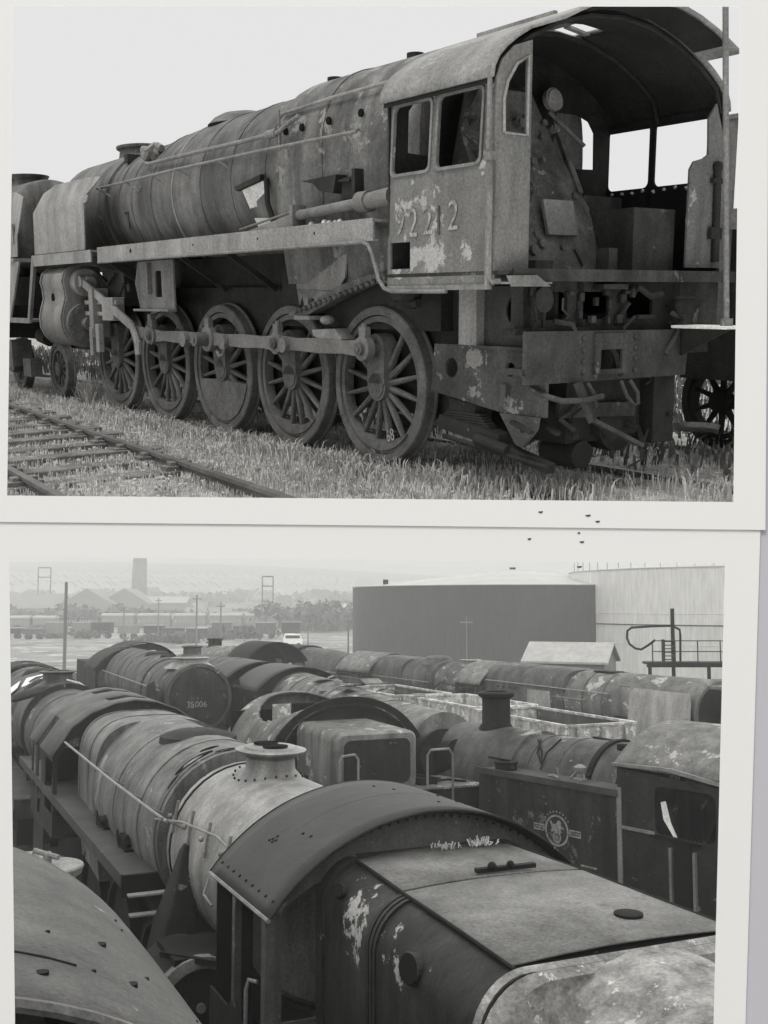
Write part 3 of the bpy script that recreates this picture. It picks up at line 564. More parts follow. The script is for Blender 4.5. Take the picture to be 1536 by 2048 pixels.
h.build('ceiling', 'soot', roof)
h = MB()
for x in (-2.24,-2.58): h.v += [(x, a*.985, b-.03) for a, b in arc[8:15]]
for j in range(6): h.f.append((j, j+1, 7+j+1, 7+j))
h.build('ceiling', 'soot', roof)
h = MB(); ribs = [(-1.30,3.2),(-1.22,3.40),(-1.0,3.55),(-.7,3.69),(-.35,3.79),(0,3.82),(.35,3.79),(.7,3.69),(1.0,3.55),(1.22,3.40),(1.30,3.2)]
for x in (-1.5,-2.2): h.tube([(x,a,b-.02) for a, b in ribs], .02, 6)
h.build('roof_rib', 'inside', roof)
# cab front wall with spectacle openings
wall = [(-1.34,1.7),(1.34,1.7),(1.34,3.22),(1.22,3.44),(.95,3.6),(.6,3.74),(0,3.84),(-.6,3.74),(-.95,3.6),(-1.22,3.44),(-1.34,3.22)]
h = MB(); h.plate(wall, [[(.55,2.80),(1.14,2.82),(1.13,3.16),(1.05,3.26),(.9,3.31),(.62,3.31)], [(-1.14,2.82),(-.80,2.80),(-.80,3.31),(-.9,3.31),(-1.05,3.26),(-1.13,3.16)]], .02, lambda p,q,t_: (-.86+t_,p,q)); h.build('cab_front', 'inside', LOC)
# rear wings
h = MB(); h.plate([(-1.35,1.7),(-1.0,1.7),(-1.0,3.50),(-1.18,3.44),(-1.3,3.33),(-1.35,3.2)], [[(-1.28,2.82),(-1.05,2.82),(-1.05,3.36),(-1.15,3.30),(-1.24,3.18),(-1.28,3.05)]], .02, lambda p,q,t_: (-2.24+t_,p,q)); wg = h.build('cab_wing', 'plate', LOC)
h = MB(); h.tube([(-2.25,-1.28,2.81),(-2.25,-1.045,2.81),(-2.25,-1.045,3.38),(-2.25,-1.16,3.31),(-2.25,-1.25,3.18),(-2.25,-1.285,3.05),(-2.25,-1.28,2.81)], .012, 6); h.build('window_frame', 'palepl', wg)
h = MB(); h.tube([(-2.2,-1.385,3.28),(-2.2,-1.39,2.7),(-2.2,-1.39,1.66)], .02, 6); h.build('corner_strip', 'plate', wg)
h = MB(); h.plate([(.93,1.85),(1.35,1.85),(1.35,2.9),(1.2,3.25),(1.1,3.12),(1.12,2.82),(1.05,2.78),(.93,2.75),(.88,2.68),(.88,1.85)], [], .02, lambda p,q,t_: (-2.24+t_,p,q)); wg2 = h.build('cab_wing', 'cabside', LOC)
h = MB(); h.cyl((-2.27,1.25,1.9),(-2.27,1.22,2.72),.035,n=10); h.ball((-2.27,1.22,2.72),.05,8); h.box(-2.29,-2.25,1.15,1.3,2.58,2.62); h.box(-2.29,-2.25,1.15,1.3,2.1,2.2); h.build('handrail', 'inside', wg2)
h = MB(); h.tube([(-2.22,1.16,3.04),(-2.22,1.27,2.9),(-2.22,1.31,2.7)], .025, 6); h.build('wing_rib', 'plate', wg2)
h = MB(); h.tube([(-2.27,-1.43,2.62),(-2.27,-1.43,1.75),(-2.27,-1.40,1.72),(-2.3,-1.34,1.72)], .022); h.box(-2.3,-2.23,-1.46,-1.38,2.60,2.66); h.build('grab_rail', 'pipe', LOC)
# floor and fallplate
h = MB(); h.box(-2.40,-.84,-1.35,1.35,1.77,1.80); h.box(-2.42,-2.38,-1.3,1.35,1.72,1.815); h.build('cab_floor', 'grime', LOC)
h = MB(); h.plate([(-2.25,-1.36),(-2.40,-1.33),(-2.44,-.93),(-2.30,-.96)], [], .015, lambda p,q,t_: (p,q,1.70+t_)); h.plate([(-1.4,1.80),(-1.1,1.805),(-.95,1.72),(-1.35,1.72)], [], .02, lambda p,q,t_: (-2.45+t_,p,q-.04)); h.build('fallplate', 'plate', LOC)
# backhead leaning into the cab
h = MB()
sec = lambda x, hw, zt, zb: [(x,-hw,zb),(x,-hw,zt-.35),(x,-hw+.15,zt-.1),(x,-hw*.4,zt),(x,hw*.4,zt),(x,hw-.15,zt-.1),(x,hw,zt-.35),(x,hw,zb)]
h.add([(-.86,-.85,1.8),(-1.75,-.85,1.8),(-1.55,-.85,2.3),(-1.15,-.80,3.0),(-1.05,-.5,3.4),(-.86,-.5,3.5),(-.86,.78,1.8),(-1.75,.42,1.8),(-1.60,.38,2.3),(-1.2,.22,3.0),(-1.05,.1,3.4),(-.86,.25,3.5)],
      [(0,1,2,3,4,5),(6,11,10,9,8,7),(1,7,8,2),(2,8,9,3),(3,9,10,4),(4,10,11,5),(0,6,7,1)])
bh = h.build('backhead', 'backhead', LOC, smooth=0)
h = MB(); h.bar((-1.62,-.1,2.42),(-1.70,-.1,2.12),.36,.04,(1,0,0)); h.build('firehole_plate', 'plate', bh, bevel=.005)
h = MB()
rg = random.Random(4)
for _ in range(46):
    z = rg.uniform(1.95,3.2); x = -1.72+(z-1.8)*.46; y = rg.uniform(-.75,.3); r_ = rg.uniform(.015,.045); h.cyl((x,y,z),(x-.06-rg.uniform(0,.05),y,z+.02),r_,n=8)
for _ in range(8):
    z = rg.uniform(2.0,3.1); x = -1.8+(z-1.8)*.46; y = rg.uniform(-.7,.2); h.tube([(x,y,z),(x-.05,y+rg.uniform(-.1,.1),z-.15),(x-.02,y+rg.uniform(-.2,.2),z-.35)],.014,6)
build_split(h, 'backhead_fitting', 'backhead', bh)
h = MB(); h.cyl((-1.0,.40,3.37),(-1.05,.40,3.38),.105,n=24); h.cyl((-1.05,.40,3.38),(-1.058,.40,3.38),.085,n=24); h.build('pressure_gauge', 'palepl', LOC)
h = MB(); h.bar((-1.08,.30,3.25),(-1.3,.55,2.95),.03,.03); h.bar((-1.0,.38,3.3),(-1.5,.30,2.5),.05,.05); h.build('regulator_rod', 'backhead', LOC)
h = MB(); h.box(-2.1,-1.4,.35,.88,1.8,2.35); h.box(-2.2,-2.05,-.05,.05,1.8,2.0); h.box(-1.9,-1.7,-.6,-.4,1.8,1.9); h.box(-1.45,-1.42,.4,.9,1.8,2.5); h.build('seat_box', 'grime', LOC)
rg = random.Random(9)
for k in range(9): 
    x = -.95-.13*k; MB().cyl((x,1.318,2.585+rg.uniform(-.02,.02)),(x,1.30,2.585),.014,n=8).build('rivet_hole', 'white', LOC)  # white discs paint the daylight showing through the holes
# scrawled figure near smokebox
text_mesh('7', .34, '', 'chalk_mark', boiler, lambda x,y,z: (-6.05+x, -(.845+.004+z)*math.cos(math.asin(min(.9,max(-.9,(2.55+y-2.88)/.86)))), 2.55+y), m='under')
text_mesh('68', .16, '', 'chalk_number', LOC, lambda x,y,z: (.22+x*.8-y*.3, -.866-z, .24+y+x*.25), m='palepaint')

# pole in front of the roof edge
P0 = Vector((-2.92, .60, 1.36)); P1 = Vector((-2.72, .60, 4.12))
pt = empty('tall_pole', uloc(), 'thin upright steel pole with pale foot plate before the right end of the cab', 'pole')
h = MB(); h.cyl(P0, P1, .024, n=14); h.cyl(P0, P0+Vector((0,0,.06)), .05, n=14); h.build('pole', 'pipe', pt)
h = MB(); h.box(-3.02,-2.46,.46,.80,1.335,1.36); h.build('foot_plate', 'white', pt, bevel=.004)
h = MB(); h.plate([(-2.46,1.33),(-2.95,1.33),(-2.46,1.1)], [], .03, lambda p,q,t_: (p,.60+t_,q)); h.build('bracket', 'under', pt)

# ---- second locomotive nose at the left edge
L2 = empty('steam_locomotive', MU, 'second scrapped locomotive cut off by the left edge of the upper print', 'locomotive')
h = MB().loft([bsec(*p) for p in [(11.4,2.86,.55),(11.5,2.86,.84),(11.55,2.86,.88),(13.6,2.88,.88),(18,2.9,.95),(21,2.9,.97)]]); h.build('boiler', 'boiler', L2)
h = ubar((13.0,0,3.6), [(0,.55),(.14,.45),(.22,.42),(.26,.52),(.31,.56),(.33,.40)], 36); h.v = [((p[0]-12.9)*1.25+12.9, p[1]*.8, p[2]) for p in h.v]; h.build('chimney', 'boiler', L2)
h = MB(); h.plate([(9.5,2.28),(9.45,2.6),(9.3,3.2),(9.9,3.33),(12.2,3.3),(12.2,2.28)], [], .015, lambda p,q,t_: (p,-1.32+t_+max(0,(q-2.95))*.4,q)); h.box(9.6,9.75,-1.34,-1.31,2.5,2.8); h.build('smoke_deflector', 'palepl', L2)
h = MB(); h.plate([(9.5,2.28),(9.45,2.6),(9.3,3.2),(9.9,3.33),(12.2,3.3),(12.2,2.28)], [], .015, lambda p,q,t_: (p,1.3-t_-max(0,(q-2.95))*.4,q)); h.build('smoke_deflector', 'plate', L2)
h = MB(); h.box(9.6,20,-1.36,-.8,2.2,2.26); h.plate([(9.4,2.2),(10.1,1.25),(12.5,1.25),(12.5,2.2)], [], .03, lambda p,q,t_: (p,-1.33+t_,q)); h.build('running_board', 'palepl', L2)
h = MB(); h.box(10.5,20,-.62,.62,.9,2.0); h.box(10.42,10.5,-1.3,1.3,.95,1.5); h.build('frame', 'under', L2)
wheel(L2, 11.3, -.79, .457, 10, -1, pin=0, hubr=.12); wheel(L2, 13.2, -.79, .457, 10, -1, pin=0, hubr=.12)
h = MB(); h.box(10.55,11.0,-1.2,-.85,.45,.9); h.cyl((11.3,-1.0,.46),(11.3,-.88,.46),.16,n=14); h.box(9.9,10.3,-1.1,-.9,.3,.6); h.bar((10.0,-.9,.35),(11,-.9,.5),.06,.06); h.build('axle_box', 'wheel', L2)
h = MB(); h.cyl((8.9,-.5,1.0),(10.42,-.5,1.0),.07,n=10); h.cyl((9.4,-.9,.95),(9.8,-.9,1.0),.13,n=14); h.build('buffer', 'under', L2)

# ---- dark wagon at the right edge
WG = empty('tender_wagon', uloc(0, .24, 0), 'dark tender standing on the next track behind the right side of the cab', 'tender')
h = MB(); h.box(-6.2,-1.05,2.1,4.1,.75,1.32); h.box(-6.2,-1.15,2.2,4.0,1.32,2.3); h.build('body', 'under', WG)
h = MB(); h.box(-1.60,-1.52,2.05,2.12,1.3,3.32); h.box(-4.5,-1.38,2.04,2.13,3.30,3.345); h.box(-4.5,-1.5,2.06,2.11,2.25,2.45); h.build('side_frame', 'plate', WG)
wheel(WG, -1.35, 2.46, .50, 10, -1, pin=0, hubr=.12, m='under'); wheel(WG, -3.4, 2.46, .50, 10, -1, pin=0, hubr=.12, m='under')
h = MB(); h.tube([(-.98,2.1,1.25),(-.96,2.1,1.5),(-1.0,2.1,1.7),(-1.2,2.1,1.8)], .02); h.cyl((-1.0,2.3,1.1),(-.8,2.3,1.1),.06,n=12); h.build('hose', 'pipe', WG)
h = MB(); h.lathe((-1.5,1.85,.25),(.15,.2,1),[(0,.02),(.0,.22),(.05,.24),(.06,.02)],18); h.build('step_plate', 'palepl', WG)
MB.build = _build
# ================================================================== PAPER: the two prints lying one above the other on a backing sheet
PD = 3.0
def bp(px_, py, d=0.0):
    """point of the print sheets: plane PD+d in front of the lens, square to it, measured in photo pixels"""
    return MC @ Vector(((px_-768)/F*PD, -(py-1024)/F*PD, -(PD+d)))
M['paper'] = mat('satin photographic paper', (.905,.90,.87,1), .38)
M['backing'] = mat('lilac grey backing card', (.58,.56,.60,1), .8)
def card(outer, hole, d0, d1, name, m):
    loops = [outer, hole]
    mb = MB(); mb.plate(outer, [hole], d1-d0, lambda a, b, t_: (a, b, t_+d0))
    mb.v = [tuple(bp(*p)) for p in mb.v]; return mb.build(name, m, None, smooth=0)
o = card([(-420,-420),(1541,-420),(1531,1060),(760,1051),(-420,1040)], [(28,11),(1480,13),(1467,1004),(14,991)], 0, .0012, 'photographic_print', 'paper')
tag(o, 'upper photographic print, its white paper border framing the cab end locomotive', 'photo print')
o2 = card([(-420,1030),(1522,1056),(1492,2048),(1480,2420),(-420,2420)], [(17,1114),(1451,1127),(1426,2140),(30,2140)], .004, .0052, 'photographic_print', 'paper')
tag(o2, 'lower photographic print, its white paper border framing the scrapyard view', 'photo print')
o3 = card([(-900,-900),(2500,-900),(2500,2900),(-900,2900)], [(-60,-120),(1500,-120),(1484,2250),(-60,2250)], .009, .011, 'backing_card', 'backing')
tag(o3, 'lilac grey backing card behind both photographic prints', 'card')
ink = MB()
for a, b, w_ in ((1081,1024,5),(1176,1031,6),(1195,1043,5),(1059,1078,4),(1164,1084,5),(1158,1066,3),(1074,6,4),(1159,1134,6)):
    if b < 1010: continue
    dd = -.0012 if b < 1048 else .0028; ink.add([bp(a-w_,b-1,dd),bp(a+w_,b-2,dd),bp(a+w_*.6,b+2,dd),bp(a-w_*.5,b+2,dd)], [(0,1,2,3)])
k_ = ink.build('ink_specks', mat('dark ink', .05, .6), o, smooth=0); k_['kind'] = 'stuff'
# ================================================================== LOWER PRINT: scrapyard seen from above, level with the world
TA = R(24.6)
def UV(u, v, z=0): return Vector((-u*math.sin(TA)+v*math.cos(TA), u*math.cos(TA)+v*math.sin(TA), z))
def place(u, v, ang=24.6, face=1, z=0):
    """ang: track heading left of straight ahead in degrees; face 1 = smokebox away from the viewer, -1 = towards"""
    a = R(ang)+PI/2+(0 if face > 0 else PI); return Matrix.Translation(UV(u, v, z)) @ Matrix.Rotation(a, 4, 'Z')
def at(px_, d, z=0): return Vector(((px_-768)/F*d, d, z))
I4 = Matrix.Identity(4)
# ---- ground sheet, far slope
mb = MB(); xs_ = [-2600,-1400,-700,-350,-180,-90,-45,-20,0,20,45,90,180,350,700,1400,2600]; ys_ = [-30,-10,0,10,20,35,60,90,130,180,250,350,480,650,850,1100,1500,2100,2600]
def hz(x, y):
    t_ = max(0, (y-430)/1000); return min(t_, 1.1)**1.25*62*(1-.62/(1+math.exp(-(x-60)/160)))+(max(0, y-1500)/1100)*20
for y in ys_:
    for x in xs_: mb.v.append((x, y, hz(x, y)))
n_ = len(xs_)
for j in range(len(ys_)-1):
    for i in range(n_-1): q = j*n_+i; mb.f.append((q, q+1, q+n_+1, q+n_))
M['yard'] = rust('cinders and thin grass', .15, .8, .34, .55, .11, .1, .6, .95, seed=50)
M['cinder'] = rust('cinders with painted shade', .012, .5, .03, .62, .8, .1, .6, .95, seed=51)  # near-black base puts the deep shade between engines into the colour
g2 = MB().add([(-55,-6,.004),(62,-6,.004),(62,88,.004),(-70,88,.004)],[(0,1,2,3)]).build('yard_ground_shade','cinder',None,smooth=0); tag(g2,'cinder bed painted near-black for the deep shade under the scrapped locomotives','ground',kind='structure')
o = mb.build('ground', 'yard', None, smooth=60); tag(o, 'open cinder yard and the distant hillside', 'ground', kind='structure')
# ---- visible sky wall, plus an unseen glowing lid added to light the yard
M['sky'] = bpy.data.materials.new('overcast sky'); M['sky'].use_nodes = True
q = M['sky'].node_tree; q.nodes.clear(); e_ = q.nodes.new('ShaderNodeEmission'); oo = q.nodes.new('ShaderNodeOutputMaterial'); q.links.new(e_.outputs[0], oo.inputs[0])
ge = q.nodes.new('ShaderNodeNewGeometry'); sx_ = q.nodes.new('ShaderNodeSeparateXYZ'); mr_ = q.nodes.new('ShaderNodeMapRange')
q.links.new(ge.outputs['Position'], sx_.inputs[0]); q.links.new(sx_.outputs['Y'], mr_.inputs[0])
for i, v_ in ((1, 40), (2, 700), (3, LID_GLOW), (4, .80)): mr_.inputs[i].default_value = v_
q.links.new(mr_.outputs[0], e_.inputs['Strength']); e_.inputs['Color'].default_value = (1, 1, .985, 1)
M['sky'].cycles.emission_sampling = 'NONE'
SL = math.tan(PITCH + math.atan((1024-1060)/F))
mb = MB(); ys2 = [PD+.06, 60, 400, 2500]
for y in ys2:
    for x in (-2500, 2500): mb.v.append((x, y, EYE+SL*y))
mb.v += [(-2500, 2500, -5), (2500, 2500, -5)]
mb.f = [(0,1,3,2),(2,3,5,4),(4,5,7,6),(6,7,9,8)]
o = mb.build('sky', 'sky', None, smooth=0); tag(o, 'pale overcast sky wall with an unseen glowing lid added to light the scrapyard', 'sky', kind='structure')
# ---- haze
hz_m = bpy.data.materials.new('industrial haze'); hz_m.use_nodes = True; q = hz_m.node_tree; q.nodes.clear()
oo = q.nodes.new('ShaderNodeOutputMaterial'); pv = q.nodes.new('ShaderNodeVolumePrincipled'); q.links.new(pv.outputs[0], oo.inputs['Volume'])
pv.inputs['Color'].default_value = (.97,.97,.96,1); pv.inputs['Density'].default_value = HAZE; pv.inputs['Anisotropy'].default_value = .1
mb = MB(); Ya, Yb, Xw = -3.0, 2400, 2400; T0 = EYE+.05; TS = .050
mb.add([(-Xw,Ya,-3),(Xw,Ya,-3),(Xw,Yb,-3),(-Xw,Yb,-3),(-Xw,Ya,T0),(Xw,Ya,T0),(Xw,0,T0),(-Xw,0,T0),(Xw,Yb,T0+TS*Yb),(-Xw,Yb,T0+TS*Yb)],
       [(0,3,2,1),(0,1,5,4),(4,5,6,7),(7,6,8,9),(3,9,8,2),(1,2,8,6,5),(0,4,7,9,3)])
o = mb.build('haze', hz_m, None, smooth=0); tag(o, 'thin industrial haze over the yard', 'haze', kind='stuff')

# ---- generic locomotive pieces (local: x towards the smokebox, y left, z up, origin at rail under the cab rear)
def loft_c(mb, secs, n=40): return mb.loft([[(x, r*math.cos(2*PI*i/n), zc+r*math.sin(2*PI*i/n)) for i in range(n)] for x, zc, r in secs])
def interp(secs, x):
    for a, b in zip(secs, secs[1:]):
        if a[0] <= x <= b[0]: t_ = (x-a[0])/(b[0]-a[0]+1e-9); return a[1]+(b[1]-a[1])*t_, a[2]+(b[2]-a[2])*t_
    return secs[-1][1], secs[-1][2]
def p_boiler(P, secs, m='yboil', bands=(), name='boiler', bm='yboil'):
    b = loft_c(MB(), secs).build(name, m, P)
    for x in bands:
        zc, r = interp(secs, x)
        MB().lathe((x-.025, 0, zc), (1,0,0), [(0, r-.01), (.004, r+.012), (.046, r+.012), (.05, r-.01)], 40, (False, False)).build('boiler_band', bm, b)
    return b
def p_firebox(P, secs, m='yboil', bands=()):
    """secs: x, half width, height above zc, zc"""
    b = MB().loft([fsec(x, a, h_, zc, 3.2, 1.5, a*.9) for x, a, h_, zc in secs]).build('firebox', m, P, smooth=50)
    for x in bands:
        for s0, s1 in zip(secs, secs[1:]):
            if s0[0] <= x <= s1[0]:
                t_ = (x-s0[0])/(s1[0]-s0[0]); a, h_, zc = [s0[k]+(s1[k]-s0[k])*t_ for k in (1,2,3)]
                MB().loft([fsec(x-.03, a+.012, h_+.012, zc, 3.2, 1.5, a*.9), fsec(x+.03, a+.012, h_+.012, zc, 3.2, 1.5, a*.9)]).build('cladding_band', m, b)
    return b
def p_chimney(P, x, zb, r, h_, m='ydark', n=32, lip=1.25):
    c = MB().lathe((x,0,zb), (0,0,1), [(-.12, r*1.55), (.0, r*1.22), (.06, r*1.02), (h_*.8, r), (h_*.88, r*lip), (h_*.96, r*lip*1.02), (h_, r*lip*.9), (h_+.005, r*.85), (h_*.8, r*.8)], n, (False, True)); return c.build('chimney', m, P)
def p_dome(P, x, zb, r, h_, m='yboil'):
    c = MB().lathe((x,0,zb), (0,0,1), [(-.15, r*1.35), (.0, r*1.1), (.05, r), (h_*.6, r*.95), (h_*.85, r*.7), (h_, r*.25), (h_+.005, .01)], 28, (False, True)); return c.build('dome', m, P)
def roof_arc(hw, ze, zt, n=18):
    # circular arc from eave to eave
    s_ = zt-ze; rr = (hw*hw+s_*s_)/(2*s_); a = math.asin(hw/rr); return [(-rr*math.sin(a-2*a*k/n), zt-rr+rr*math.cos(a-2*a*k/n)) for k in range(n+1)]
def p_roof(P, x0, x1, hw, ze, zt, m='yroof', t_=.015, holes=(), name='cab_roof', n=18, nx=6):
    A = roof_arc(hw, ze, zt, n); mb = MB(); k = len(A)
    for i in range(nx+1):
        x = x0+(x1-x0)*i/nx; mb.v += [(x, a, b) for a, b in A]
    for i in range(nx):
        for j in range(k-1):
            if (i, j) in holes: continue
            mb.f.append((i*k+j, i*k+j+1, (i+1)*k+j+1, (i+1)*k+j))
    o = mb.build(name, m, P); s_ = o.modifiers.new('thickness', 'SOLIDIFY'); s_.thickness = t_*1.6; s_.offset = 0; return o
def p_cab(P, x0, x1, hw, z0, ze, zt, m='ycab', rm='yroof', front=True, rear=False, wins=None, holes=(), over=.08, bore=None, roof=True):
    wins = wins if wins is not None else [rrect(x0+.12, (x0+x1)/2-.04, ze-.75, ze-.12, .06), rrect((x0+x1)/2+.04, x1-.12, ze-.75, ze-.12, .06)]
    for s_ in (-1, 1):
        MB().plate([(x0,z0),(x1,z0),(x1,ze),(x0,ze)], wins, .02, lambda p,q,t_: (p, s_*(hw-t_), q)).build('cab_side', m, P, smooth=0)
    A = roof_arc(hw, ze, zt, 14)
    def wall(x):
        ol = [(-hw, z0), (hw, z0)]+[(a, b) for a, b in reversed(A)]
        hl = [[(s_*(hw-.08), ze-.6), (s_*(hw-.42), ze-.6), (s_*(hw-.42), ze+.05), (s_*(hw-.12), ze-.05)] for s_ in (-1, 1)]
        MB().plate(ol, hl, .02, lambda p,q,t_: (x+t_, p, q)).build('cab_front' if x > (x0+x1)/2 else 'cab_back', m, P, smooth=0)
    if front: wall(x1-.02)
    if rear: wall(x0)
    if roof: return p_roof(P, x0-over, x1+over, hw+.03, ze, zt+.02, rm, holes=holes)
def p_board(P, x0, x1, z, hw, m='board', inner=.8, val=.18):
    for s_ in (-1, 1):
        y0, y1 = sorted((s_*inner, s_*hw)); mb = MB(); mb.box(x0, x1, y0, y1, z-.02, z); mb.box(x0, x1, s_*hw-.012, s_*hw+.012, z-val, z+.005); mb.build('running_board', m, P)
def p_frame(P, x0, x1, z=1.5, m='ydark'):
    mb = MB(); mb.box(x0, x1, -.62, .62, .75, z); mb.box(x1, x1+.05, -1.25, 1.25, .85, 1.35); mb.build('frame', m, P)
def p_wheels(P, xs__, r=.85, m='ydark'):
    for x in xs__:
        for s_ in (-1, 1):
            mb = MB(); mb.lathe((x, s_*.72, r), (0, s_, 0), [(0, r+.02), (.03, r+.025), (.035, r), (.14, r-.01), (.14, r-.08), (.05, r-.09), (.05, .2), (.12, .18), (.12, .01)], 28); mb.build('wheel', m, P)
def p_rail(P, pts, m='pipe', r=.015, name='handrail'): return MB().tube(pts, r, 6).build(name, m, P)
def loco(label, u, v, ang, face, cat='locomotive', name='steam_locomotive', group=None): return empty(name, place(u, v, ang, face), label, cat, group)

# ================= E: arched roof at bottom left (near), same track as the viewer
E_ = loco('rust-freckled arched cab roof filling the bottom left corner of the lower print', 4.2, .02, 24.6, 1)
A = roof_arc(1.62, 3.16, 4.12, 30); k = len(A); mb = MB(); NX = 14; X1 = 3.2
for i in range(NX+1):
    for a, b in A: mb.v.append((X1*i/NX*(1), a, b - (.12*max(0, i/NX-.6)**2)))
for i in range(NX):
    for j in range(k-1): mb.f.append((i*k+j, i*k+j+1, (i+1)*k+j+1, (i+1)*k+j))
ro = mb.build('cab_roof', 'eroof', E_); q = ro.modifiers.new('t', 'SOLIDIFY'); q.thickness = .03; q.offset = 0
def on_roof(x, y, dz=0.0, hw=1.62, ze=3.16, zt=4.12):
    s_ = zt-ze; rr = (hw*hw+s_*s_)/(2*s_); return (x, y, zt-rr+math.sqrt(rr*rr-y*y)+dz)
p_rail(ro, [on_roof(0,y,.0) for y in np.linspace(-1.5,1.5,24)], 'ypale', .028, 'edge_bead')
p_rail(ro, [on_roof(.62,y,.012) for y in np.linspace(-.75,1.5,18)], 'ydark', .012, 'sheet_seam')
p_rail(ro, [on_roof(x,-.42-.06*x,.012) for x in np.linspace(.62,2.3,8)], 'ydark', .008, 'sheet_seam')
for x, y in ((.75,.1),(1.25,-.2)):
    MB().bar(on_roof(x,y,.03), on_roof(x+.22,y+.04,.03), .07, .05).build('roof_bracket', 'plate', ro)
rg = random.Random(3)
for k_ in range(34):
    x = rg.uniform(.1,2.4); y = rg.uniform(-1.4,.3); p = Vector(on_roof(x,y)); MB().cyl(p-Vector((0,0,.02)), p+Vector((0,0,.021)), rg.choice((.012,.015,.03)), n=10).build('bolt_hole', 'ydark', ro)
for s_ in (-1, 1): MB().plate([(0,1.8),(2.5,1.8),(2.5,3.04),(0,3.04)], [rrect(.3,1.1,2.3,2.9,.05)], .02, lambda p,q,t_: (p, s_*(1.5-t_), q)).build('cab_side', 'ycab', E_, smooth=0)
MB().plate([(-1.5,1.8),(1.5,1.8)]+[(a, b-.05) for a, b in roof_arc(1.5,3.15,4.05,14)][::-1], [], .02, lambda p,q,t_: (3.05+t_,p,q)).build('cab_front', 'ycab', E_, smooth=0)
p_boiler(E_, [(2.5,2.75,.95),(6,2.72,.93),(6.4,2.70,.85),(9.5,2.65,.82)], 'eroof', (3.4,4.6,5.6))
h = MB(); h.lathe((5.7,-1.3,3.18),(0,0,1),[(0,.27),(.0,.29),(.06,.31),(.075,.30),(.08,.02)],30); h.lathe((5.7,-1.3,2.85),(0,0,1),[(0,.24),(.34,.24)],24); h.box(5.65,5.75,-1.33,-1.27,3.25,3.36); h.cyl((5.6,-1.38,3.33),(5.78,-1.2,3.37),.025,n=8); h.build('filler_lid', 'plate', E_)
h = MB(); h.cyl((5.0,-1.42,2.75),(5.05,-1.42,2.98),.16,n=22); h.lathe((5.05,-1.42,2.98),(.1,0,.33),[(0,.18),(.05,.17),(.10,.11),(.12,.01)],20); h.build('clack_box', 'palepl', E_)
h = MB(); h.box(4.4,6.4,-1.55,-.9,2.55,2.75); h.tube([(6.4,-1.3,2.8),(5.9,-1.5,2.95),(5.4,-1.5,2.92),(5.0,-1.45,2.85)],.03); h.tube([(7.0,-1.2,2.8),(6.5,-1.3,3.2),(6.3,-1.35,2.9)],.025); h.box(6.4,6.8,-1.4,-1.1,2.8,3.15); h.box(4.4,4.8,-1.6,-1.3,2.6,2.85); h.build('fittings', 'plate', E_)
p_frame(E_, 0, 11)

# ================= B: near cab with domed roof and big firebox, facing the viewer (local x = 9.1 - u)
B_ = loco('nearest locomotive with a smooth dark arched cab roof and bleached flat-topped firebox', 9.15, 3.93, 24.6, -1)
ro = p_roof(B_, .0, 1.55, 1.36, 3.24, 3.90, 'yroof', .012, n=40, nx=8)
def br(x, y, dz=0): return on_roof(x, y, dz, 1.36, 3.24, 3.90)
rg = random.Random(8); hs_ = []
for k_ in range(9): hs_.append((.12+k_*.165, -1.29))
for x, y in hs_+[(.55,-1.02),(.58,-1.0),(.62,-1.02),(.65,-1.0),(.6,-.97),(.9,-.86),(1.05,-.85),(.35,.0),(.55,.1),(.7,.45),(.95,.5),(1.0,.56),(1.02,.62),(.8,.75),(1.2,.2)]:
    p = Vector(br(x,y)); nrm = Vector((0,y*.35,1)).normalized(); MB().cyl(p-nrm*.02, p+nrm*.015, .014, n=8).build('rivet_hole', 'dark', ro)
p_rail(ro, [br(1.55,y,-.0) for y in np.linspace(-1.36,1.36,30)], 'ycab', .013, 'edge_bead')
p_rail(ro, [br(.0,y,-.005) for y in np.linspace(-1.36,1.36,30)], 'ydark', .02, 'edge_bead')
p_rail(ro, [(x,-1.37,3.23) for x in (0,.8,1.56)], 'plate', .018, 'gutter')
for k_ in range(44):
    y = -1.3+2.6*k_/43; p = Vector(br(1.44,y)); MB().ball(p, .009, 6).build('rivet', 'yroof', ro)
for k_ in range(30):
    y = -1.3+2.6*k_/29; p = Vector(br(.07,y)); MB().ball(p, .010, 6).build('rivet', 'yroof', ro)
p_rail(ro, [br(.75,y,.006) for y in np.linspace(-1.34,1.34,30)], 'yroof', .006, 'sheet_seam')
# cab front spectacle plate with window, cut for firebox
A = roof_arc(1.32,3.22,3.86,20); ol = [(-1.32,1.5),(1.32,1.5)]+[(a,b) for a,b in reversed(A)]
MB().plate(ol, [[(-1.22,2.45),(-.88,2.45),(-.86,3.42),(-.95,3.43),(-1.22,3.26)], [(1.22,2.45),(1.22,3.26),(.95,3.43),(.86,3.40),(.88,2.45)]], .025, lambda p,q,t_: (1.40+t_,p,q)).build('cab_front', 'bplate', B_, smooth=0)
MB().plate(ol, [[(-1.0,1.6),(1.0,1.6),(1.0,3.3),(-1.0,3.3)]], .02, lambda p,q,t_: (.04+t_,p,q)).build('cab_back', 'ydark', B_, smooth=0)
h = MB(); h.box(1.36,1.46,-1.36,-1.28,1.5,3.22); h.box(.62,.70,-1.36,-1.30,1.9,3.22); h.build('corner_post', 'bplate', B_, bevel=.006)
h = MB(); h.plate([(.0,1.2),(1.45,1.2),(1.45,2.35),(.95,2.25),(.72,2.42),(.5,2.30),(.0,2.3)], [], .02, lambda p,q,t_: (p,-1.36+t_,q)); h.build('cab_side', 'ycab', B_, smooth=0)
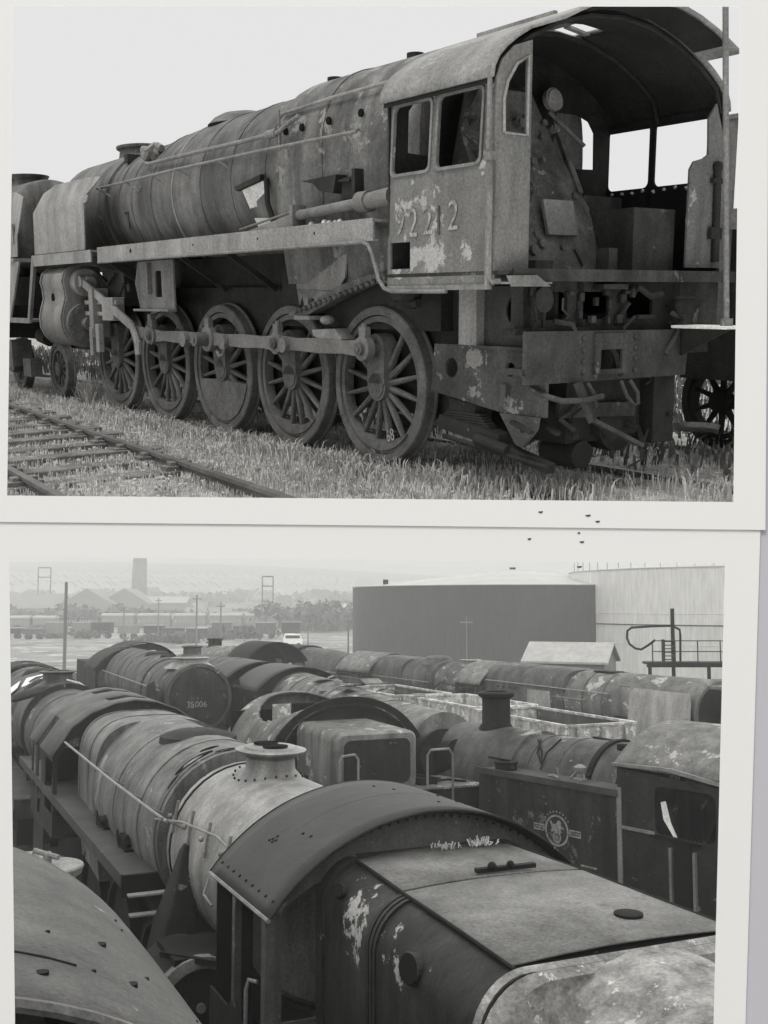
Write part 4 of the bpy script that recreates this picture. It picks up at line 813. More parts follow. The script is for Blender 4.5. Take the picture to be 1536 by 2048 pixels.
h = MB(); h.plate([(.0,1.2),(1.45,1.2),(1.45,3.2),(.0,3.2)], [rrect(.2,1.2,2.4,3.05,.05)], .02, lambda p,q,t_: (p,1.36-t_,q)); h.build('cab_side', 'ycab', B_, smooth=0)
p_rail(B_, [(1.2,-1.42,1.7),(1.2,-1.42,2.65),(1.2,-1.40,2.72),(1.28,-1.36,2.72)], 'plate', .016); p_rail(B_, [(.08,-1.4,3.2),(.1,-1.45,3.08),(.25,-1.42,3.02)], 'pipe', .012, 'hanging_strip')
h = MB(); h.cyl((1.5,-1.2,1.9),(1.95,-1.2,1.9),.17,n=22); h.cyl((1.95,-1.2,1.9),(2.05,-1.2,1.9),.12,n=18); h.box(1.5,2.0,-1.3,-1.0,1.5,1.75); h.build('injector', 'backhead', B_)
h = MB(); h.plate([(.2,1.9),(.05,2.0),(-.15,1.9),(.0,1.86)],[],.02,lambda p,q,t_:(p,-1.5+t_,q)); h.build('step_plate','palepl',B_)
for k_ in range(34):
    a_ = -1.3+2.6*k_/33; x_, y_, z_ = br(1.40, a_*.985, -.06); MB().ball((1.43, y_, z_), .013, 6).build('rivet', 'ycab', B_)
for k_ in range(7): MB().ball((1.43, -1.30, 1.9+k_*.2), .013, 6).build('rivet', 'plate', B_)
# firebox casing
def bsx(x, hw, ht, zb=1.5, rnd=.30, top=3.62, side=None):
    side = side or hw+.03; p = []
    for s_ in (-1, 1):
        seg = []
        for k in range(9):
            a = PI/2*k/8; seg.append((x, s_*(side-rnd+rnd*math.cos(a)) if False else s_*(hw-rnd+rnd*math.sin(PI/2-a)+ (side-hw)*(1-k/8)**2), top-rnd+rnd*math.sin(a)))
        seg = [(x, s_*side*.95, zb), (x, s_*side, top-rnd-.7)]+seg
        p += seg if s_ < 0 else list(reversed(seg))
    return p
FB = [(1.38,.88,3.57),(1.9,.91,3.57),(2.5,.95,3.56),(3.2,.98,3.55),(4.05,1.02,3.53)]
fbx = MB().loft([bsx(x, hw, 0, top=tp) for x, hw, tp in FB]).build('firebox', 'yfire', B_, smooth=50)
def ftop(x, which=0):
    for a, b in zip(FB, FB[1:]):
        if a[0] <= x <= b[0]: t_ = (x-a[0])/(b[0]-a[0]); return a[1]+(b[1]-a[1])*t_, a[2]+(b[2]-a[2])*t_
    return FB[-1][1], FB[-1][2]
def flat(x0, x1, name):
    mb = MB(); vs = []
    for x in (x0, x1):
        hw, tp = ftop(x); 
        for s_ in np.linspace(-1, 1, 9): vs.append((x, s_*(hw-.22), tp+.012+.03*(1-s_*s_)))
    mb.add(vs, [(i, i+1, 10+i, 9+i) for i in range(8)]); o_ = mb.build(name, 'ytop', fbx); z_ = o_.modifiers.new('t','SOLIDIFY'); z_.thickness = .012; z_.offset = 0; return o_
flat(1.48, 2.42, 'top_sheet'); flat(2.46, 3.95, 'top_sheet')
for s_ in (-1, 1): p_rail(fbx, [(x, s_*(ftop(x)[0]-.22), ftop(x)[1]+.012) for x in np.linspace(1.42,4.0,8)], 'ydark', .012, 'sheet_seam')
for x in (2.44, 2.50, 2.56):
    hw, tp = ftop(x); q = bsx(x, hw+.014, 0, top=tp+.014); q2 = bsx(x+.035, hw+.014, 0, top=tp+.014); MB().loft([q, q2]).build('cladding_band', 'yfire', fbx, smooth=50)
hw, tp = ftop(1.45); MB().loft([bsx(1.42, hw+.04, 0, top=tp+.04), bsx(1.52, hw+.03, 0, top=tp+.03)]).build('flange', 'ycab', fbx, smooth=50)
def sidehole(x, z, rx, rz, name='wash_out_hole'):
    hw, tp = ftop(x); w_ = min(1, max(0, (z-(tp-.30))/.30)); al = math.asin(w_)
    c = Vector((x, -(hw-.30+.30*math.cos(al)+.03*(1-al/(PI/2))**2), z)); nr = Vector((0, -math.cos(al), math.sin(al))); a = Vector((1,0,0)); b = nr.cross(a)
    def q_(r1, d): return [c+nr*d+a*rx*r1*math.cos(2*PI*i/18)+b*rz*r1*math.sin(2*PI*i/18) for i in range(18)]
    MB().loft([q_(1,-.06), q_(1,.034)]).build(name, 'dark', fbx, smooth=0)
    MB().loft([q_(1.0,-.04), q_(1.1,-.04), q_(1.08,.026), q_(1.01,.036)], (False, False)).build('hole_rim', 'yfire', fbx, smooth=0)
sidehole(1.72, 3.42, .10, .05); sidehole(3.15, 3.32, .12, .085); sidehole(1.62, 2.4, .03, .06)
h = MB(); h.tube([(3.15,.15,3.58),(3.17,.15,3.605),(3.15,.15,3.61)],.05) if False else h.lathe((3.55,.30,3.55),(0,0,1),[(0,.09),(.05,.09),(.055,.06)],18); h.build('mudhole_door', 'ydark', fbx)
h = MB(); h.bar((2.38,-.12,3.64),(2.40,.35,3.64),.05,.03); h.ball((2.4,0,3.66),.035,8); h.ball((2.4,.15,3.66),.03,8); h.build('clamp', 'ydark', fbx)
h = MB(); rg = random.Random(12)
for k_ in range(90): p = Vector((1.5+rg.uniform(0,.15), .25+rg.choice((-.2,.12))+rg.gauss(0,.05), 3.62)); h.tube([p, p+Vector((rg.uniform(-.03,.03), rg.uniform(-.03,.03), rg.uniform(.01,.05)))], .005, 5)
o_ = h.build('weed_tuft', 'weed', fbx); o_['kind'] = 'stuff'
p_boiler(B_, [(4.02,2.72,.80),(4.1,2.72,.86),(4.6,2.70,.86),(7.5,2.68,.84)], 'ycrust', ())
h = MB(); q = [bsx(4.0, 1.04, 0, top=3.55), bsx(4.12, 1.0, 0, top=3.50, rnd=.4)]; h.loft(q); h.build('casing_lip', 'ycrust', fbx, smooth=50)
p_rail(B_, [(3.4,-.98,2.9),(3.8,-1.02,2.6),(3.95,-1.02,2.2)], 'plate', .04, 'pipe')
p_frame(B_, -.2, 8); p_board(B_, 1.5, 8, 1.75, 1.32, 'ydark', .9)

# ================= A: double-chimney locomotive behind it on the same track, facing the viewer (local x = 19.6-u)
A_ = loco('rusty locomotive with an oval double chimney, ahead of the near cab roof', 19.6, 3.80, 24.6, -1)
SB = [(.0,0,0)]
BA = [(3.3,2.80,1.03),(5.0,2.80,1.02),(6.2,2.82,1.00),(7.25,2.83,.965)]
p_boiler(A_, BA, 'aboil', (4.9,6.3,7.12), bm='aboil')
bx_ = p_boiler(A_, [(7.25,2.80,.84),(7.45,2.80,.84)], 'ydark', (), 'joint_ring')
sm = p_boiler(A_, [(7.43,2.80,.86),(7.46,2.80,.905),(10.25,2.80,.905),(10.3,2.80,.86)], 'yboilpale', (7.62,), 'smokebox', 'ydark')
MB().lathe((10.12,0,2.8),(1,0,0),[(0,.9),(.0,.955),(.10,.955),(.10,.9)],48,(False,False)).build('smokebox_ring', 'ycab', sm)
for k_ in range(40):
    a = PI*(k_+.5)/40; MB().ball((10.08,.93*math.cos(a),2.8+.93*math.sin(a)),.016,6).build('rivet', 'ycab', sm)
FA = [(1.4,.93,.93,2.83),(2.2,.95,.95,2.83),(2.9,.98,.97,2.82),(3.35,1.0,.98,2.81)]
fa = p_firebox(A_, FA, 'aboil', (1.6,2.6))
h = MB(); xc = 8.35; n_ = 36
def oval(r, z, e=1.36): r *= .86; return [(xc+r*e*math.cos(2*PI*i/n_), r*math.sin(2*PI*i/n_), z) for i in range(n_)]
h.loft([oval(.43,3.60,1.5), oval(.36,3.68), oval(.30,3.74), oval(.29,3.86), oval(.33,3.90), oval(.42,3.93), oval(.43,3.95), oval(.33,3.96), oval(.31,3.98)], (False, True))
ch = h.build('chimney', 'yboilpale', A_)
for s_ in (-1, 1): MB().cyl((xc+s_*.16,0,3.99),(xc+s_*.16,0,4.003),.135,n=24).build('chimney_mouth', 'dark', ch)
for k_ in range(22):
    a = 2*PI*k_/22; MB().ball((xc+.53*math.cos(a),.38*math.sin(a),3.735-.085*math.sin(a)**2),.014,6).build('rivet', 'ycab', ch)
h = MB(); h.lathe((5.35,0,3.74),(0,0,1),[(-.12,.52),(.03,.50),(.06,.42),(.10,.30),(.14,.01)],32); h.v = [((p[0]-5.35)*1.15+5.35,p[1],p[2]) for p in h.v]; dm = h.build('dome_cover', 'ycab', A_)
for k_ in range(20):
    a = 2*PI*k_/20; MB().ball((5.35+.53*math.cos(a),.46*math.sin(a),3.80-.06*abs(math.sin(a))),.014,6).build('rivet', 'ycab', dm)
def bh_(x, ang, rx, ra, r=.97, zc=2.83):
    p = []; 
    for i in range(18):
        t_ = 2*PI*i/18; aa = R(ang)+ra*math.sin(t_)/r; p.append((x+rx*math.cos(t_), -math.sin(aa)*(r+.012), zc+math.cos(aa)*(r+.012)))
    MB().add(p+[(a, b*.95, zc+(c-zc)*.95) for a, b, c in p], [tuple(range(18))]+[(i,(i+1)%18,18+(i+1)%18,18+i) for i in range(18)]).build('cladding_hole', 'dark', A_)
bh_(6.95,30,.07,.26); bh_(7.05,50,.04,.10,.966); bh_(6.75,14,.05,.12); bh_(5.3,12,.03,.25,1.02,2.80); bh_(7.1,8,.045,.13)
h = MB(); h.tube([(1.5,-1.16,3.3),(5.2,-1.14,3.26),(7.2,-1.1,3.24),(8.1,-1.06,3.22)],.018)
for x in (2.6,4.2,5.2,6.3,7.2,8.0): h.tube([(x,-1.10,3.25),(x,-.86,3.12)],.013,6)
h.build('handrail', 'pipe', A_)
h = MB(); h.tube([(7.3,-1.0,3.1),(8.2,-.92,3.22),(9.3,-.86,3.28),(10.0,-.84,3.2)],.014)
for x in (7.7,8.35,9.0,9.7): h.tube([(x,-.90,3.02),(x+.02,-.84,3.36)],.018,6); h.ball((x,-.93,3.2),.028,8)
h.build('grab_rail', 'pipe', sm)
p_board(A_, -3.6, 7.0, 2.45, 1.30, 'board', .7, .14)
MB().box(6.98,7.02,-1.3,-.7,2.2,2.44).build('board_end','ydark',A_); MB().box(7.2,7.32,-1.28,-.75,2.27,2.29).build('step','palepl',A_); MB().box(7.3,7.42,-1.28,-.75,2.08,2.10).build('step','palepl',A_)
h = MB(); h.cyl((5.5,-1.02,2.55),(5.85,-.9,2.55),.07,n=12); h.cyl((5.6,-.95,2.46),(5.6,-.95,2.66),.05,n=10); h.ball((5.8,-1.0,2.57),.08,10); h.box(5.45,5.9,-1.05,-.85,2.45,2.48); h.tube([(5.5,-1.05,2.46),(5.55,-1.08,2.66),(5.7,-1.08,2.48)],.015); build_split(h,'valve_fitting', 'ydark', A_)
h = MB(); h.cyl((4.1,-1.05,2.53),(4.4,-.9,2.53),.06,n=12); h.ball((4.35,-1.0,2.56),.08,10); h.box(4.05,4.45,-1.05,-.85,2.45,2.48); h.tube([(4.1,-1.08,2.47),(4.2,-1.1,2.66),(4.4,-1.1,2.5)],.015); build_split(h,'valve_fitting', 'ydark', A_)
h = MB(); h.loft([[(x+dx*s_,y+dy*s_,z) for dx,dy in ((-.34,-.16),(.34,-.16),(.34,.22),(-.34,.22))] for x,y,z,s_ in ((8.2,-1.1,.9,1.2),(8.2,-1.08,1.6,1.1),(8.25,-1.02,2.2,.85),(8.3,-.95,2.65,.5),(8.32,-.92,2.95,.24),(8.33,-.91,3.03,.1))]); h.build('steam_pipe_casing', 'ycab', A_, smooth=60, bevel=.03)
h = MB(); h.cyl((8.75,-1.1,1.85),(9.7,-1.1,1.85),.40,n=32); h.build('cylinder', 'ycab', A_)
MB().lathe((9.7,-1.1,1.85),(1,0,0),[(-.06,.40),(-.06,.46),(.04,.46),(.05,.40),(.05,.36),(-.02,.34),(-.03,.05),(.03,.04),(.03,.01)],32).build('cylinder_flange','plate',A_)
h = MB(); h.box(9.0,9.7,-1.35,-.3,2.24,2.30); h.bar((9.4,-1.4,2.28),(10.2,-.8,2.30),.05,.05); h.box(8.6,10.8,-1.2,.2,1.0,1.1); h.build('front_framing', 'ydark', A_)
MB().tube([(9.85,-1.45,2.05),(10.1,-1.5,2.0),(10.35,-1.48,1.85)],.03).build('bent_rail', 'palepl', A_)
MB().bar((6.0,-1.25,1.0),(8.7,-1.25,1.0),.1,.3).build('side_frame','ydark',A_)
p_frame(A_, -3.2, 10.6, 1.7); p_wheels(A_, (2.4,4.6,6.8), .93)
# A cab: two sloping side cheeks
h = MB()
for s_ in (-1, 1):
    pr = [(s_*1.30,1.75),(s_*1.30,3.02),(s_*.90,3.52),(s_*.0,3.86)] if False else None
CA = [(-1.34,3.05),(-1.02,3.52),(-.7,3.74),(-.35,3.87),(0,3.92),(.35,3.87),(.7,3.74),(1.02,3.52),(1.34,3.05)]
def cab_roof2(P, x0, x1, skip=()):
    mb = MB(); k = len(CA); nx = 6
    for i in range(nx+1): mb.v += [(x0+(x1-x0)*i/nx, a, b) for a, b in CA]
    for i in range(nx):
        for j in range(k-1):
            if (i, j) in skip: continue
            mb.f.append((i*k+j,i*k+j+1,(i+1)*k+j+1,(i+1)*k+j))
    o_ = mb.build('cab_roof', 'eroof', P, smooth=20); z_ = o_.modifiers.new('t','SOLIDIFY'); z_.thickness = .025; z_.offset = 0; return o_
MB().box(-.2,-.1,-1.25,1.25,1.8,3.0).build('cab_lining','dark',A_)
cr = cab_roof2(A_, -1.6, 1.35, {(2,0),(1,3),(4,3),(1,4),(4,4)})
h = MB(); h.plate([(-1.6,1.75),(1.3,1.75),(1.3,3.05),(-1.6,3.05)], [[(-1.45,2.2),(-1.0,2.2),(-1.0,2.95),(-1.45,2.95)],[(-.7,1.85),(-.2,1.85),(-.2,3.0),(-.7,3.0)],rrect(.3,1.15,2.1,2.95,.06)], .02, lambda p,q,t_:(p,-1.3+t_,q)); h.build('cab_side','ycab',A_,smooth=0)
h = MB(); h.plate([(-1.6,1.75),(1.3,1.75),(1.3,3.05),(-1.6,3.05)], [rrect(.3,1.15,2.3,2.95,.06)], .02, lambda p,q,t_:(p,1.3-t_,q)); h.build('cab_side','ycab',A_,smooth=0)
MB().plate([(-1.28,1.75),(1.28,1.75)]+[(a*.985,b-.02) for a,b in reversed(CA)], [[(-1.24,2.1),(-.90,2.1),(-.90,3.35),(-1.05,3.3),(-1.24,3.02)]], .02, lambda p,q,t_:(1.28+t_,p,q)).build('cab_front','ycab',A_,smooth=0)
h = MB(); h.plate([(-.9,1.75),(.4,1.75),(.4,.9),(-.5,.7),(-.9,.9)],[],.02,lambda p,q,t_:(p,-1.32+t_,q)); h.build('step_plate','ycab',A_)

# ================= H: locomotive behind A on the same track, left edge
H_ = loco('rust-streaked locomotive with a squat chimney at the left edge, behind the double-chimney one', 33.4, 3.65, 24.6, -1)
p_boiler(H_, [(2.2,2.82,1.0),(6.2,2.80,.97),(6.25,2.80,.84),(6.5,2.80,.84),(6.55,2.78,.94),(10.9,2.70,.90)], 'yboil', (2.9,5.7,9.8))
MB().lathe((8.6,0,2.78),(1,0,0),[(0,.9),(0,1.0),(.14,1.0),(.14,.84),(.10,.84)],44,(False,False)).build('smokebox_ring','ycab',H_)
p_chimney(H_, 7.0, 3.66, .34, .30, 'yboil'); p_dome(H_, 4.0, 3.72, .42, .14, 'ycab')
h = MB(); h.lathe((8.3,-.75,3.5),(0,-.3,1),[(0,.45),(.06,.46),(.12,.4),(.16,.1)],22); h.build('dome_cover','ycab',H_)
p_cab(H_, 0, 2.1, 1.34, 1.8, 3.1, 3.84, rm='ycab', holes={(2,8),(3,8),(2,9)})
h = MB(); 
for pts_ in ([(5.2,-.5,3.66),(6.0,-.7,3.52),(6.2,-.1,3.78),(5.4,.1,3.82)],[(4.4,-.9,3.3),(5.2,-1.0,3.2),(5.6,-.75,3.48),(4.8,-.6,3.58)],[(7.6,.5,3.62),(8.2,.8,3.4),(8.3,.3,3.74),(7.7,.1,3.78)]):
    h.add(pts_+[(a,b,c+.03) for a,b,c in pts_], [(0,1,2,3),(7,6,5,4),(0,1,5,4),(1,2,6,5),(2,3,7,6),(3,0,4,7)])
for k_,q in enumerate([(5.7,-.35,3.83),(4.95,-.82,3.45),(7.9,.45,3.76)]): pass
h.build('loose_sheet', 'white', H_)
p_board(H_, 0, 11.0, 1.72, 1.3, 'board', .75, .22); p_frame(H_, 0, 11.0, 1.7)
h = MB(); h.tube([(8.7,-.55,3.0),(8.95,-.6,3.05),(9.1,-.5,2.75)],.04); h.box(8.7,9.2,-.9,.9,1.8,2.1); h.build('smokebox_fitting','ycab',H_)
# L: cab roofs at the far left edge
L_ = loco('dark locomotive cab roof at the far left edge of the yard', 36.2, 1.2, 24.6, -1)
p_cab(L_, 0, 2.2, 1.34, 1.8, 3.1, 3.84, rm='ycab', holes={(1,7),(1,8),(2,7)}); p_boiler(L_, [(2.1,2.8,.98),(6.5,2.75,.9)], 'yboil', (3,4,5)); p_frame(L_, 0, 7)

# ================= G: smokebox numbered 35006
G_ = loco('locomotive with the number 35006 painted on its flat smokebox front', 43.4, 8.35, 24.6, -1)
p_boiler(G_, [(2.6,2.85,1.04),(6.0,2.85,1.03),(8.6,2.80,.99),(8.62,2.8,.90),(8.8,2.8,.90),(8.82,2.78,.97),(12.0,2.78,.97),(12.05,2.78,.93)], 'yboil', (3.3,4.1,5.0,6.0,7.2,8.3,9.6,10.8))
MB().lathe((11.95,0,2.78),(1,0,0),[(0,.95),(0,1.0),(.13,1.0),(.16,.9)],48,(False,False)).build('smokebox_ring','yboil',G_)
fr = MB().lathe((12.04,0,2.72),(1,0,0),[(0,.90),(.03,.90),(.06,.82),(.10,.5),(.13,.01)],48).build('smokebox_door','ytank',G_)
text_mesh('35006', .25, '', 'painted_number', fr, lambda x,y,z: (12.18+z, x*1.0-.08, 2.52+y), m='paintw', sx=1.0)
h = MB(); h.bar((12.16,-.8,2.98),(12.14,.8,2.98),.025,.03,(0,0,1)); h.cyl((12.1,0,2.72),(12.2,0,2.72),.04,n=10); h.build('door_strap','ycab',fr)
p_chimney(G_, 11.0, 3.72, .50, .20, 'yboilpale', lip=1.15); p_dome(G_, 6.6, 3.84, .36, .10, 'ycab'); p_dome(G_, 8.0, 3.80, .2, .08, 'ydark')
p_cab(G_, 0, 2.5, 1.36, 1.8, 3.1, 3.86, rm='ycab', holes={(4,7),(4,8),(5,8),(4,9)}, front=True)
p_rail(G_, [(2.6,-1.12,3.1),(7,-1.1,3.05),(11.5,-1.03,2.98)], 'pipe', .02)
p_board(G_, 0, 12.4, 1.7, 1.3, 'board', .8); p_frame(G_, 0, 12.6, 1.7)
for s_ in (-1,1): MB().plate([(10.6,1.72),(12.3,1.72),(12.3,2.8),(11.9,3.3),(10.9,3.1)],[],.015,lambda p,q,t_:(p,s_*(1.28-t_),q)).build('smoke_deflector','ydark',G_,smooth=0)
# cab arch behind G, with two window openings
G2 = loco('wide dark cab arch with square window openings, behind the numbered smokebox', 45.8, 9.3, 24.6, -1)
ro = p_roof(G2, 0, 2.6, 1.5, 3.15, 4.0, 'ycab'); A = roof_arc(1.48,3.15,3.96,14)
MB().plate([(-1.48,1.8),(1.48,1.8)]+[(a,b) for a,b in reversed(A)], [rrect(-.75,-.2,3.1,3.65,.05),rrect(-.05,.5,3.1,3.7,.05),rrect(.62,1.1,3.05,3.5,.05),rrect(-1.3,-.9,2.9,3.3,.05)], .02, lambda p,q,t_:(2.4+t_,p,q)).build('cab_front','ycab',G2,smooth=0)
for s_ in (-1,1): MB().box(0,2.4,s_*1.48-.01,s_*1.48+.01,1.8,3.15).build('cab_side','ycab',G2)
p_frame(G2, -6, 2.4); MB().box(-6,-.3,-1.3,1.3,1.5,3.0).build('tender_body','ydark',G2)

# ================= D: tender with rolled side sheets, arched bulkhead, round-cornered tank box and ladder rails
D_ = empty('locomotive_tender', place(24.6, 7.55, 24.6, -1), 'pale rusted tender with an oval open top and a box tank with round corners', 'tender')
def ring_d(x, rr, y0=1.38, zt=3.72, n=21, e=2.3):
    p = []
    for i in range(n):
        a = PI*i/(n-1); p.append((x, -y0*math.copysign(abs(math.cos(a))**(2/e), math.cos(a)), 2.35+(zt-2.35)*abs(math.sin(a))**(2/e)))
    return p
nx = 70; mb = MB(); k = 91
for i in range(nx+1):
    x = 3.4+3.2*i/nx; mb.v += [(x, 1.0*b, c) for (_, b, c) in ring_d(x, 0, n=k)]
for i in range(nx):
    for j in range(k-1):
        xm = 3.4+3.2*(i+.5)/nx; ym = -1.38*math.cos(PI*(j+.5)/(k-1))
        if ((xm-5.0)/1.35)**2+(ym/1.02)**2 < 1: continue
        mb.f.append((i*k+j,i*k+j+1,(i+1)*k+j+1,(i+1)*k+j))
sh = mb.build('side_sheet','ypale',D_); z_ = sh.modifiers.new('t','SOLIDIFY'); z_.thickness = .03; z_.offset = 0
for s_ in (-1,1): MB().box(3.4,6.6,s_*1.38-.015,s_*1.38+.015,1.3,2.4).build('tank_side','ypale',D_)
o_ = ring_d(0,0,n=91); 
MB().plate([(-1.36,1.3),(1.36,1.3)]+[(b,c-.01) for _,b,c in reversed(o_)][::1], [], .02, lambda p,q,t_:(3.41+t_,p,q)).build('end_plate','ypale',D_,smooth=0)
h = MB(); h.box(3.6,3.64,-1.3,1.3,1.4,3.4); h.build('bulkhead','ydark',D_); h = MB(); h.box(3.66,3.68,-.45,-.05,2.5,3.5); h.build('door','wagon',D_); h = MB(); h.box(3.66,3.675,-.03,.45,2.3,3.5); h.build('doorway','dark',D_)
MB().box(4.3,6.5,-1.3,1.3,1.3,2.3).build('coal_floor','ydark',D_)
o_ = ring_d(0,0,1.62,3.86,33,2.1); inn = [(b*.9,2.35+(c-2.35)*.86) for _,b,c in o_]
MB().plate([(b,c) for _,b,c in o_]+[(a,c) for a,c in reversed(inn)], [], .05, lambda p,q,t_:(6.55+t_,p,q)).build('arch_plate','ydark',D_,smooth=0)
MB().plate([(-1.6,1.4),(1.6,1.4)]+[(b,c) for _,b,c in reversed(ring_d(0,0,1.6,3.82,33,2.1))], [], .02, lambda p,q,t_:(6.5+t_,p,q)).build('arch_back','ycab',D_,smooth=0)
def rbx(x, y0, y1, z0, z1, r): return [(x, a, b) for a, b in rrect(y0,y1,z0,z1,r,5)]
h = MB(); h.loft([rbx(6.58,-.98,.48,2.45,3.46,.16), rbx(8.33,-.98,.48,2.45,3.44,.16), rbx(8.40,-.94,.44,2.5,3.40,.14)]); tb = h.build('box_tank','ypale',D_,smooth=50)
h = MB(); h.plate(rrect(-.84,.34,2.6,3.32,.12), [], .012, lambda p,q,t_:(8.40+t_,p,q)); h.build('end_panel','ycab',tb)
h = MB(); h.box(6.7,8.45,-1.25,1.72,1.2,2.46); h.build('platform','ycab',D_); MB().box(6.66,8.5,-1.28,1.76,2.46,2.49).build('platform_top','ypale',D_)
p_rail(D_, [(8.56,-.98,2.3),(8.56,-.98,3.02),(8.56,-.94,3.10),(8.56,-.72,3.12),(8.56,-.66,3.04),(8.56,-.66,2.3)], 'plate', .022, 'ladder_rail')
p_rail(D_, [(8.56,.58,2.5),(8.56,.58,3.04),(8.56,.64,3.12),(8.56,.98,3.12),(8.56,1.05,3.02),(8.56,1.05,1.9)], 'plate', .022, 'ladder_rail')
h = MB(); h.box(7.9,8.2,.62,.95,2.49,2.60); h.bar((7.8,.6,2.62),(8.3,.95,2.6),.05,.03); h.tube([(8.0,.9,2.5),(8.1,1.2,2.54),(8.2,1.5,2.5)],.02); h.build('hatch','ydark',D_)
h = MB(); h.plate([(6.8,1.7),(8.3,1.78),(8.3,1.86),(6.8,1.8)],[],.12,lambda p,q,t_:(p,q,2.5+t_)); h.build('coping','ycab',D_)
p_frame(D_, 8.4, 9.6, 1.9)
h = MB(); h.lathe((6.7,1.65,2.55),(.9,.1,.3),[(0,.55),(.12,.60),(.5,.58),(.55,.35),(.9,.3)],26); h.lathe((7.3,2.1,2.6),(1,.1,.4),[(0,.28),(.06,.34),(.1,.30),(.12,.02)],22); h.build('fallen_drum','ydark',D_)
h = MB(); h.box(1.5,6.4,-2.2,-1.45,1.55,1.62); h.build('side_plank','ypale',D_)
p_frame(D_, 0, 9.2, 1.3)
# rubble beside, K1/K2 cabs back to back
K1 = loco('farther of two dark arched cab roofs standing back to back in mid yard', 32.6, 10.7, 24.6, 1)
p_cab(K1, 0, 2.2, 1.36, 1.8, 3.02, 3.70, rm='yroof', front=True, over=.25)
p_boiler(K1, [(2.2,2.75,1.0),(7,2.72,.92),(9.5,2.7,.9)], 'yboil', (3,4,5,6.2)); p_chimney(K1, 8.6, 3.55, .34, .38, 'yboil'); p_frame(K1,0,10)
K2 = loco('nearer of two dark arched cab roofs, with pale broken cladding in front of it', 31.8, 10.95, 24.6, -1)
p_cab(K2, .0, 2.0, 1.36, 1.8, 3.02, 3.68, rm='yroof', front=True, over=.2); p_frame(K2,0,10)
p_boiler(K2, [(2.0,2.6,.95),(5.2,2.5,.92),(8.4,2.4,.85),(11.0,2.4,.8)], 'ypale', (3.2,4.4,5.6,7.2,8.4))
h = MB(); rg = random.Random(21)
for k_ in range(16):
    x = rg.uniform(2.3,8.6); y = rg.uniform(-.9,.9); z = 2.5+.95*math.cos(y)+rg.uniform(-.05,.12); a = rg.uniform(0,3); l_ = rg.uniform(.3,.7); h.bar((x,y,z),(x+l_*math.cos(a),y+.4*l_*math.sin(a),z+rg.uniform(-.1,.1)),rg.uniform(.25,.5),.02)
build_split(h,'torn_cladding','ypale',K2)
# small far locomotive
J_ = loco('small distant locomotive with a dark rounded cab open to the side', 43.8, 15.0, 31, 1)
p_cab(J_, 0, 2.0, 1.38, 1.8, 3.1, 3.9, rm='ydark', m='ydark', over=.2); p_boiler(J_, [(2,2.75,.98),(5,2.7,.9),(7.5,2.7,.86)], 'ypale', (2.8,3.6,4.6)); p_chimney(J_, 6.8, 3.5, .32, .4, 'ydark'); p_frame(J_,0,8)

# ================= F: tank engine at right
F_ = loco('dark sooty tank engine with a lion crest on its side tank and a tall chimney', 9.75, 11.8, 39, 1)
TX0, TX1 = 3.6, 6.45; TW = 1.36
h = MB(); h.box(TX0,TX1,TW-.5,TW,1.2,2.80); tk = h.build('side_tank','ytank',F_,bevel=.01)
h = MB(); h.box(TX0-.02,TX1+.02,TW-.55,TW+.015,2.80,2.825); h.box(TX0-.02,TX1+.02,TW+.0,TW+.03,2.76,2.86); h.build('tank_top','board',tk)
h = MB(); h.box(TX0,TX1,-TW,-TW+.5,1.2,2.80); h.build('side_tank','ytank',F_,bevel=.01)
p_boiler(F_, [(3.4,2.54,.82),(4.4,2.52,.81),(6.3,2.50,.79),(6.32,2.50,.85),(8.2,2.50,.85),(8.25,2.50,.81)], 'yboil', (3.9,4.75,5.35,6.0)); p_chimney(F_, 7.4, 3.33, .25, .62, 'ydark', lip=1.28)
for x in (4.0,4.6): MB().lathe((x,0,2.53),(1,0,0),[(0,.79),(0,.84),(.10,.84),(.10,.79)],40,(False,False)).build('boiler_ring','ydark',F_)
MB().cyl((4.35,.25,3.24),(4.35,.25,3.33),.11,n=18).build('dome_hole','dark',F_)
p_rail(F_, [(6.0,.35,3.26),(5.85,.6,3.08),(5.6,.76,2.9),(5.75,.6,3.10),(6.0,.42,3.26)], 'ydark', .016, 'bent_pipe'); p_rail(F_, [(5.6,.3,3.30),(5.65,.6,3.10),(5.6,.80,2.86)], 'ydark', .016, 'bent_pipe')
h = MB(); h.cyl((6.1,1.08,2.82),(6.1,1.08,2.94),.18,n=24); h.cyl((6.1,1.08,2.94),(6.1,1.08,2.96),.2,n=24); h.bar((6.0,1.1,2.98),(6.42,1.15,3.0),.05,.03); h.build('tank_filler','ydark',F_)
h = MB(); h.lathe((4.6,1.0,2.82),(0,0,1),[(0,.10),(.04,.10),(.05,.05),(.14,.05),(.15,.09),(.21,.10),(.25,.03)],16); h.tube([(5.2,1.05,2.83),(5.05,1.1,2.86),(4.9,1.15,2.84)],.02); h.tube([(4.95,1.1,2.83),(4.98,1.1,3.0)],.012); h.tube([(4.6,1.0,2.9),(4.72,.9,2.95),(4.75,1.05,2.85)],.02); h.build('clack_valve','plate',F_)
cabo = [(1.0,1.1),(3.6,1.1),(3.6,3.17),(1.0,3.05)]
h = MB(); h.plate(cabo, [rrect(1.98,2.95,2.34,3.0,.12)], .02, lambda p,q,t_:(p,TW-t_,q)); cs2 = h.build('cab_side','ycab',F_,smooth=0)
h = MB(); h.plate(cabo, [rrect(1.98,2.95,2.34,3.0,.12)], .02, lambda p,q,t_:(p,-TW+t_,q)); h.build('cab_side','ycab',F_,smooth=0)
p_roof(F_, .8, 3.66, TW+.02, 3.19, 3.74, 'ypale', .015)
